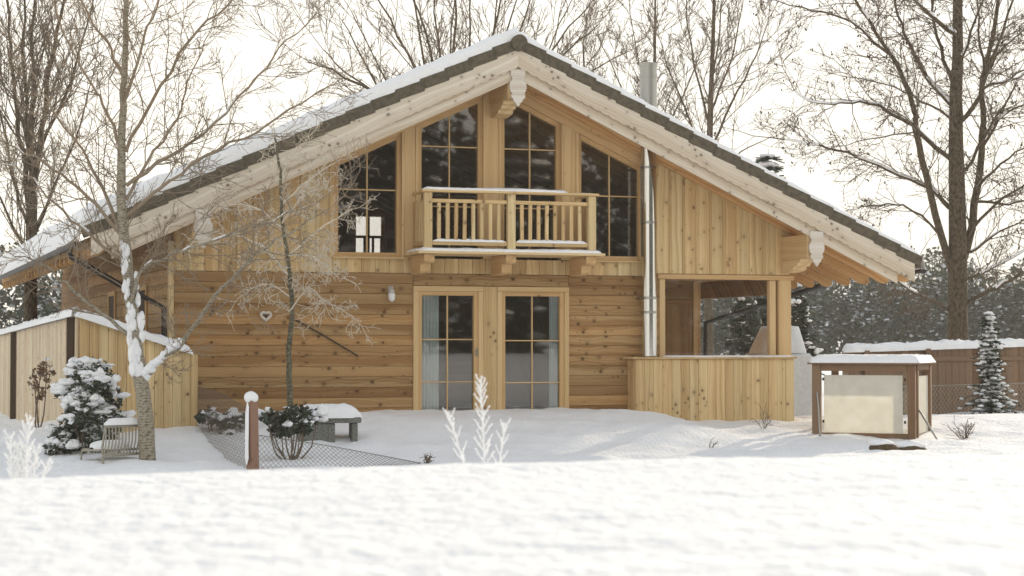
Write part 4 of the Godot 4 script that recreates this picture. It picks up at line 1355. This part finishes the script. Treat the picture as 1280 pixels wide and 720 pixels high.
func make_chair() -> void:
	var c := node(self, "garden_chair", Vector3(-7.66, -0.55, 4.75))
	c.rotation.y = 0.45
	tag(c, "weathered slatted garden chair with snow on it beside the birch trunk", "chair")
	var tilt := Basis(Vector3(1, 0, 0), 0.14)
	for k in 12:
		var x := lerpf(-0.29, 0.29, k / 11.0)
		var b := MB.new()
		b.tube(PackedVector3Array([tilt * Vector3(x, 0.17, 0.02), tilt * Vector3(x * 1.03, 0.36, 0.05), tilt * Vector3(x * 1.06, 0.56, 0.02)]), 0.011, 0.011, 6, 1.0, true)
		part(c, "slat", b, M.bamboo)
	for y in [0.16, 0.57]:
		var b := MB.new()
		b.box(Vector3(0.66, 0.04, 0.035), Transform3D(tilt, tilt * Vector3(0, y, 0.02)), 0.008, 0, roff())
		part(c, "rail", b, M.bamboo)
	for x in [-0.31, 0.31]:
		var b := MB.new()
		b.tube(PackedVector3Array([tilt * Vector3(x, 0.6, 0.02), Vector3(x, 0.25, 0.02), Vector3(x, -0.1, 0.06)]), 0.017, 0.017, 7, 1.0, true)
		part(c, "leg", b, M.bamboo)
		var b2 := MB.new()
		b2.tube(PackedVector3Array([Vector3(x, 0.22, -0.02), Vector3(x, 0.2, -0.5), Vector3(x, -0.1, -0.55)]), 0.016, 0.016, 7, 1.0, true)
		part(c, "leg", b2, M.bamboo)
	board(c, "seat", Vector3(-0.30, 0.20, -0.52), Vector3(0.30, 0.23, -0.03), 0, M.bamboo)
	var s := MB.new()
	snow_strip(s, PackedVector3Array([tilt * Vector3(-0.34, 0.59, 0.02), tilt * Vector3(0.34, 0.59, 0.02)]), 0.05, 0.085, Vector3(0, 0, 1), 0.2)
	snow_strip(s, PackedVector3Array([Vector3(-0.30, 0.23, -0.27), Vector3(0.30, 0.23, -0.27)]), 0.24, 0.12, Vector3(0, 0, 1), 0.2)
	part(c, "snow_cap", s, M.snow)

func make_bench() -> void:
	var c := node(self, "stone_bench", Vector3(-4.33, ground_y(-4.33, 3.4) - 0.02, 3.4))
	tag(c, "low grey stone bench under thick snow in front of the log wall", "bench")
	c.rotation.y = -0.12
	board(c, "seat", Vector3(-0.50, 0.25, -0.25), Vector3(0.50, 0.335, 0.25), 0, M.stone, 0.015)
	for x in [[-0.46, 0.10], [0.36, 0.45]]:
		board(c, "leg", Vector3(x[0], -0.2, -0.20), Vector3(x[1], 0.248, 0.20), 1, M.stone, 0.012)
	var s := MB.new()
	snow_strip(s, PackedVector3Array([Vector3(-0.56, 0.33, 0), Vector3(0.53, 0.33, 0)]), 0.29, 0.20, Vector3(0, 0, 1), 0.15)
	part(c, "snow_cap", s, M.snow)

func make_wall_things() -> void:
	var l := node(self, "wall_lamp", Vector3(-2.40, 2.05, 0.0))
	tag(l, "small glass wall lamp mounted on the planks beside the doors", "lamp")
	var b := MB.new()
	b.box(Vector3(0.09, 0.14, 0.03), at(0, 0.06, 0.017), 0.01)
	part(l, "back_plate", b, M.lamp)
	var a := MB.new()
	a.tube(PackedVector3Array([Vector3(0, 0.10, 0.03), Vector3(0, 0.13, 0.07), Vector3(0, 0.12, 0.10), Vector3(0, 0.06, 0.10)]), 0.012, 0.012, 8)
	part(l, "arm", a, M.lamp)
	var cup := MB.new()
	cup.tube(PackedVector3Array([Vector3(0, 0.07, 0.10), Vector3(0, 0.04, 0.10), Vector3(0, 0.0, 0.10)]), 0.045, 0.05, 16, 1.0, true)
	part(l, "socket", cup, M.lamp)
	var g := MB.new()
	var gp := PackedVector3Array()
	for r in 9:
		var t := r / 8.0
		var rad: float = 0.062 * sqrt(maxf(1.0 - pow(t, 4.0), 0.0)) if r < 8 else 0.002
		for k in 16: gp.append(Vector3(cos(TAU * k / 16) * rad, -0.002 - t * 0.145, 0.10 + sin(TAU * k / 16) * rad))
	g.grid(gp, 16, true)
	part(l, "globe", g, M.opal)
	var h := node(self, "heart_ornament", Vector3(-4.61, 1.65, 0.03))
	tag(h, "pale woven heart ornament hanging on the log wall", "ornament")
	var ring := MB.new()
	var hp := PackedVector3Array()
	for k in 41:
		var t := TAU * k / 40.0
		hp.append(Vector3(pow(sin(t), 3.0) * 0.085, (13.0 * cos(t) - 5.0 * cos(2 * t) - 2.0 * cos(3 * t) - cos(4 * t)) / 17.0 * 0.085, 0.03))
	ring.tube(hp, 0.026, 0.026, 7)
	part(h, "wreath", ring, M.white_wood)
	var core := MB.new()
	core.blob(Vector3(0.01, -0.01, 0.025), Vector3(0.035, 0.045, 0.02), 4, 0.3)
	part(h, "centre", core, M.bark)
	var k := MB.new()
	k.tube(PackedVector3Array([Vector3(-4.15, 1.62, 0.03), Vector3(-3.58, 1.31, 0.035), Vector3(-2.98, 0.96, 0.03)]), 0.016, 0.013, 7, 1.0, true)
	var line := part(self, "wall_line", k, M.dark_wood)  # thin dark line across the planks, drawn as a slanting tube
	tag(line, "thin dark line slanting across the log wall", "line")

func _ready() -> void:
	# camera, sky, sun, exposure
	var cam := Camera3D.new()
	cam.name = "camera"
	cam.fov = 2.0 * rad_to_deg(atan(360.0 / 2400.0))
	cam.far = 2000.0
	cam.near = 0.1
	var lens := CameraAttributesPhysical.new()
	lens.frustum_focal_length = 80.0
	lens.frustum_focus_distance = 32.0
	lens.exposure_aperture = 4.6
	cam.attributes = lens
	add_child(cam)
	cam.position = cam_at
	cam.rotation = Vector3(atan(70.0 / 2400.0), deg_to_rad(-18.9), 0)
	cam.current = true
	var env := Environment.new()
	env.background_mode = Environment.BG_SKY
	var sm := ProceduralSkyMaterial.new()
	sm.sky_top_color = Color(0.60, 0.645, 0.715)
	sm.sky_horizon_color = Color(1.0, 0.976, 0.920)
	sm.sky_curve = 0.55
	sm.ground_bottom_color = Color(0.8, 0.8, 0.82)
	sm.ground_horizon_color = Color(0.95, 0.95, 0.94)
	sm.sun_angle_max = 30.0
	sm.sun_curve = 0.12
	env.sky = Sky.new()
	env.sky.sky_material = sm
	env.background_energy_multiplier = 0.92
	env.tonemap_mode = Environment.TONE_MAPPER_LINEAR
	env.tonemap_exposure = 1.6
	env.fog_enabled = true
	env.fog_density = 0.0009
	env.fog_light_color = Color(0.97, 0.962, 0.935)
	env.sdfgi_enabled = true
	env.ssao_enabled = true
	env.ssil_enabled = true
	var we := WorldEnvironment.new()
	we.name = "environment"
	we.environment = env
	add_child(we)
	var sun := DirectionalLight3D.new()
	sun.name = "sun"
	sun.light_energy = 0.95
	sun.light_color = Color(1.0, 0.935, 0.83)
	sun.light_angular_distance = 0.6
	sun.shadow_enabled = true
	add_child(sun)
	var az := deg_to_rad(50.0)
	var el := deg_to_rad(15.0)
	var to_sun := Vector3(sin(az) * cos(el), sin(el), -cos(az) * cos(el))
	sun.look_at_from_position(to_sun * 50.0, Vector3.ZERO)

	rng.seed = 7
	soft.seed = 3
	soft.frequency = 0.25
	fine.seed = 9
	fine.frequency = 0.6
	fine.fractal_octaves = 4
	make_materials()
	make_ground()
	make_chalet()
	make_wooden_fence()
	make_right_fence()
	make_wire_fence()
	make_cold_frame()
	make_oven()
	make_bench()
	make_chair()
	make_wall_things()
	make_trees()
	make_plants()

func make_trees() -> void:
	tree("birch_tree", "bare birch with snow in its forks in front of the pale fence", BIRCH, {seed = 21, scale = 1.0, bark = M.birch, limb = M.twig_birch, snow = 0.35, density = 6.5, trunk_share = 0.6, trunk_from = 0.30, angle = 42.0, length = 0.95, twig_r = 0.010, min_r = 0.0034, levels = 2, kids = [4, 5], wob = 0.22, rise = 0.03})
	var bs := MB.new()
	var birch := get_node("birch_tree")
	var bt := PackedVector3Array()
	for q in range(0, BIRCH[0][2].size(), 3): bt.append(Vector3(BIRCH[0][2][q], BIRCH[0][2][q + 1], BIRCH[0][2][q + 2]) - birch.position)
	for j in 46:   # wet snow plastered on the weather side and in the forks
		var f := lerpf(1.9, 4.6, j / 46.0)
		var p := bt[int(f)].lerp(bt[int(f) + 1], f - int(f))
		var w := rng.randf_range(0.03, 0.08) * (1.2 if f < 3.0 else 0.85)
		bs.blob(p + Vector3(rng.randf_range(-0.09, 0.02) if rng.randf() < 0.75 else 0.09, 0, rng.randf_range(0.04, 0.11)), Vector3(w * 0.8, w * 1.5, w * 0.7), j, 0.35, 8, 6)
	for j in 14:
		var e: Vector3 = Vector3(BIRCH[1][2][0], BIRCH[1][2][1], BIRCH[1][2][2]).lerp(Vector3(BIRCH[1][2][6], BIRCH[1][2][7], BIRCH[1][2][8]), j / 14.0) - birch.position
		var w := rng.randf_range(0.05, 0.09)
		bs.blob(e + Vector3(0, 0.05, 0.02), Vector3(w * 1.1, w * 0.8, w), j + 60, 0.3, 8, 6)
	part(birch, "trunk_snow", bs, M.snow).set_meta("kind", "stuff")
	tree("sapling_tree", "slender young tree with frosted twigs against the log wall", SAPLING, {seed = 22, scale = 0.5, bark = M.sapling, limb = M.twig_frost, snow = 0.12, density = 14.0, trunk_share = 0.45, trunk_from = 0.35, angle = 50.0, length = 0.50, twig_r = 0.008, min_r = 0.0042, levels = 2, kids = [3, 4], wob = 0.45, rise = -0.02})
	tree("maple_tree", "large many stemmed bare tree behind the left end of the roof", MAPLE, {seed = 23, scale = 1.5, bark = M.bark, limb = M.twig, snow = 0.1, density = 2.7, trunk_share = 0.4, trunk_from = 0.4, angle = 34.0, length = 2.1, twig_r = 0.026, min_r = 0.007, levels = 2, kids = [4, 5], wob = 0.18, rise = 0.10})
	tree("fan_tree", "bare tree with fanned branches rising behind the ridge", FAN, {seed = 24, scale = 1.5, bark = M.bark, limb = M.twig, snow = 0.0, density = 1.5, trunk_share = 0.0, trunk_from = 0.5, angle = 30.0, length = 2.0, twig_r = 0.030, min_r = 0.007, levels = 2, kids = [3, 5], wob = 0.16, rise = 0.08})
	tree("distant_tree", "pale bare tree farther back to the right of the metal flue", FAR, {seed = 25, scale = 1.5, bark = M.bark, limb = M.twig, snow = 0.0, density = 1.6, trunk_share = 0.8, trunk_from = 0.3, angle = 34.0, length = 2.2, twig_r = 0.028, min_r = 0.010, levels = 2, kids = [4, 5], wob = 0.2, rise = 0.1, group = "bare trees far behind the roof"})
	var k := 0
	for s in [[Vector3(0.45, 0, -6.6), 0.95, "pale bare tree straight behind the metal flue"], [Vector3(-3.3, 0, -3.0), 0.78, "lowest pale bare tree between the ridge and the metal flue"]]:
		k += 1
		var t := get_node("distant_tree").duplicate()
		t.name = "distant_tree_%03d" % k
		add_child(t)
		t.position += s[0]
		t.rotation.y = 2.0 * k
		t.scale = Vector3.ONE * s[1]
		t.set_meta("label", s[2])
	tree("alder_tree", "big alder with snow lined limbs and dark cones at right", ALDER, {seed = 26, scale = 1.4, bark = M.bark, limb = M.twig, snow = 0.8, density = 3.3, trunk_share = 0.35, trunk_from = 0.45, angle = 44.0, length = 1.7, twig_r = 0.018, min_r = 0.0055, levels = 2, kids = [4, 5], wob = 0.26, rise = 0.0, cones = 900})
	rng.seed = 41
	conifer("spruce_tree", "dark conifer tip showing above the right roof slope", Vector3(15.7, -0.4, -21.6), 7.7, 1.7, 12, 0.04, "", 0.5)
	conifer("snowy_spruce", "small snow laden spruce in front of the brown fence", Vector3(12.25, -0.45, -3.95), 2.35, 0.55, 6, 0.45, "", 0.7)
	# tall spruces across the lane behind the viewer, which the panes mirror
	var first := conifer("mirrored_spruce", "tall dark spruce across the lane, mirrored in the window panes", Vector3(6.0, 0.5, 50.0), 15.0, 3.6, 16, 0.1, "spruces across the lane")
	for j in 9:
		var t := first.duplicate()
		t.name = "mirrored_spruce_%03d" % (j + 1)
		add_child(t)
		t.position = Vector3(-4.0 + j * 5.2 + (1.6 if j % 2 else 0.0), 0.5, 48.0 + (j * 5 % 4) * 2.2)
		t.rotation.y = j * 1.3
		t.scale = Vector3.ONE * (0.85 + 0.07 * (j * 3 % 5))

func make_plants() -> void:
	rng.seed = 51
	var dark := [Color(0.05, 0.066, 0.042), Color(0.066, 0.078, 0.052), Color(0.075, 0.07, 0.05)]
	var lobes_ := []
	for k in 26:
		var f := k / 25.0
		var r := 0.34
		lobes_.append([Vector3(rng.randf_range(-r, r) - 0.05 + 0.15 * f, 0.12 + 1.12 * f + rng.randf_range(-0.1, 0.1), rng.randf_range(-0.28, 0.28)), Vector3(rng.randf_range(0.16, 0.30), rng.randf_range(0.15, 0.28), 0.24)])
	shrub("evergreen_bush", "bushy dark evergreen loaded with snow between the birch and pale fence", Vector3(-7.98, -0.5, 3.6), lobes_, 8000, 0.032, dark, 0.07, 230, 16)
	shrub("rhododendron_shrub", "dark leaved shrub with bare lower stems beside the snow capped post", Vector3(-5.25, -0.52, 5.0), [[Vector3(-0.28, 0.62, 0), Vector3(0.2, 0.10, 0.2)], [Vector3(0.05, 0.68, 0.1), Vector3(0.22, 0.12, 0.2)], [Vector3(0.32, 0.62, -0.05), Vector3(0.18, 0.12, 0.2)], [Vector3(0.1, 0.5, 0.2), Vector3(0.2, 0.10, 0.15)], [Vector3(-0.1, 0.45, -0.1), Vector3(0.2, 0.1, 0.2)]], 480, 0.05, dark, 0.1, 16, 12, "rhododendrons")
	shrub("rhododendron_shrub_001", "low dark leaved shrub behind the wire mesh by the fence end", Vector3(-5.72, -0.42, 2.5), [[Vector3(-0.3, 0.45, 0), Vector3(0.18, 0.12, 0.2)], [Vector3(0.0, 0.38, 0.1), Vector3(0.22, 0.12, 0.2)], [Vector3(0.3, 0.42, 0), Vector3(0.16, 0.1, 0.2)], [Vector3(0.1, 0.12, 0.2), Vector3(0.3, 0.1, 0.15)]], 380, 0.05, dark, 0.12, 22, 9, "rhododendrons")
	shrub("withered_shrub", "thin shrub with withered brown leaves before the pale fence", Vector3(-8.42, -0.2, 0.6), [[Vector3(0.0, 0.75, 0), Vector3(0.17, 0.28, 0.15)], [Vector3(0.1, 0.95, 0), Vector3(0.14, 0.2, 0.12)]], 150, 0.035, [Color(0.16, 0.10, 0.06), Color(0.22, 0.15, 0.10)], 0.12, 0, 4)
	shrub("thuja_shrub", "dark snowy evergreen seen through the porch opening", Vector3(9.32, -0.4, -10.26), [[Vector3(0, 1.0, 0), Vector3(0.5, 1.0, 0.5)], [Vector3(0.1, 2.0, 0), Vector3(0.42, 0.8, 0.4)], [Vector3(-0.3, 0.9, 0.2), Vector3(0.4, 0.6, 0.4)]], 3600, 0.05, dark, 0.05, 26, 4, "evergreens by the porch")
	shrub("thuja_shrub_001", "narrow dark snowy evergreen just right of the porch post", Vector3(10.26, -0.4, -8.88), [[Vector3(0, 1.0, 0), Vector3(0.26, 0.9, 0.3)], [Vector3(-0.08, 2.1, 0), Vector3(0.2, 0.75, 0.25)], [Vector3(0.08, 1.0, 0.1), Vector3(0.24, 0.6, 0.2)]], 2400, 0.045, dark, 0.05, 22, 3, "evergreens by the porch")
	# woods behind the gardens: a mass
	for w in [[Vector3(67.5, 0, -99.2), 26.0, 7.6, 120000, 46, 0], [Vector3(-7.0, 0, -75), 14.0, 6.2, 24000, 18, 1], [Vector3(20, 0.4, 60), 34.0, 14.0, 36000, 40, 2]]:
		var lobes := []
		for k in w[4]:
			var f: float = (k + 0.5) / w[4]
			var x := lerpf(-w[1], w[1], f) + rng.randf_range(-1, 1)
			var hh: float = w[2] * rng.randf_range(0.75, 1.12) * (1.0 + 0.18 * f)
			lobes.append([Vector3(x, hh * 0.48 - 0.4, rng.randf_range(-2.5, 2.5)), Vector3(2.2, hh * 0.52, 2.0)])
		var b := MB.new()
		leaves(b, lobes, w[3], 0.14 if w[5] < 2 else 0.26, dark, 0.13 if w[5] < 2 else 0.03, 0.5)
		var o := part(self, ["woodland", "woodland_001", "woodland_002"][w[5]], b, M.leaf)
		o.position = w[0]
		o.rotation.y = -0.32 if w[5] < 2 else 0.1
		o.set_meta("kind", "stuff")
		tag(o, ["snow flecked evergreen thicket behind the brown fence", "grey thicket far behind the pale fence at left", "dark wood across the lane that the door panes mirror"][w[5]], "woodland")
	# frosted stalks on the near bank
	var gy := ground_y(-7.80, 21.93)
	frost_plant("frosted_plant", "white frosted plant with two stalks on the near snow bank", Vector3(-7.80, gy, 21.93), [[Vector3(-0.05, 0.955 - gy, 0.0), 26], [Vector3(0.085, 0.71 - gy, 0.03), 14], [Vector3(-0.22, 0.775 - gy, -0.07), 15]], 0.0056, 0.5)
	gy = ground_y(-10.38, 21.57)
	frost_plant("frosted_stalks", "blurred tuft of frosted stalks at the left edge of the bank", Vector3(-10.38, gy, 21.57), [[Vector3(0.04, 0.74 - gy, 0), 26], [Vector3(-0.06, 0.66 - gy, 0.02), 18], [Vector3(0.09, 0.6 - gy, 0.03), 16], [Vector3(0.15, 0.52 - gy, 0.0), 12], [Vector3(-0.02, 0.62 - gy, 0.0), 14]], 0.006, 0.5)
	# dry sprigs and stones showing through the snow
	for d in [["dry_sprig", "small dark dead sprig sticking out before the porch parapet", Vector3(3.62, 0, 2.4), 5, 0.42], ["dead_bush", "little leafless bush right of the glazed garden box", Vector3(6.75, 0, 3.75), 16, 0.42], ["dry_grass", "tiny dry stalk poking from the snow left of the porch", Vector3(1.6, 0, 4.6), 3, 0.26], ["dry_tuft", "low dry tuft at the end of the sagging wire mesh", Vector3(-3.55, 0, 6.2), 12, 0.2]]:
		var p: Vector3 = d[2]
		p.y = ground_y(p.x, p.z)
		var root := node(self, d[0], p)
		tag(root, d[1], "plant")
		var b := MB.new()
		var tips := PackedVector3Array()
		for k in d[3]:
			twig(b, Vector3(0, -0.05, 0), (Vector3(rng.randf_range(-0.7, 0.7), 1.0, rng.randf_range(-0.5, 0.5))).normalized(), d[4] * rng.randf_range(0.6, 1.1), 0.008, 1, {wob = 0.35, rise = 0.0, min_r = 0.004, kids = [3], angle = 45.0}, tips)
		part(root, "stalks", b, M.twig)
	for d in [[Vector3(4.05, 0, 5.7), Vector3(0.22, 0.10, 0.14), "rough brown log end by the snow edge, left of two"], [Vector3(4.62, 0, 5.6), Vector3(0.30, 0.09, 0.14), "flat brown log by the snow edge, right of two"]]:
		var p: Vector3 = d[0]
		p.y = ground_y(p.x, p.z) + 0.02
		var b := MB.new()
		b.blob(Vector3.ZERO, d[1], int(p.x * 10), 0.25, 12, 8)
		var name_ := "log" if d[0].x < 4.3 else "log_001"
		var root := node(self, name_, p)
		tag(root, d[2], "log", "logs in the snow")
		part(root, "wood", b, M.earth)
		var s := MB.new()
		s.blob(Vector3(-0.02, d[1].y * 0.8, -0.03), Vector3(d[1].x * 0.95, 0.06, d[1].z), 8, 0.2, 12, 6)
		part(root, "snow_cap", s, M.snow)
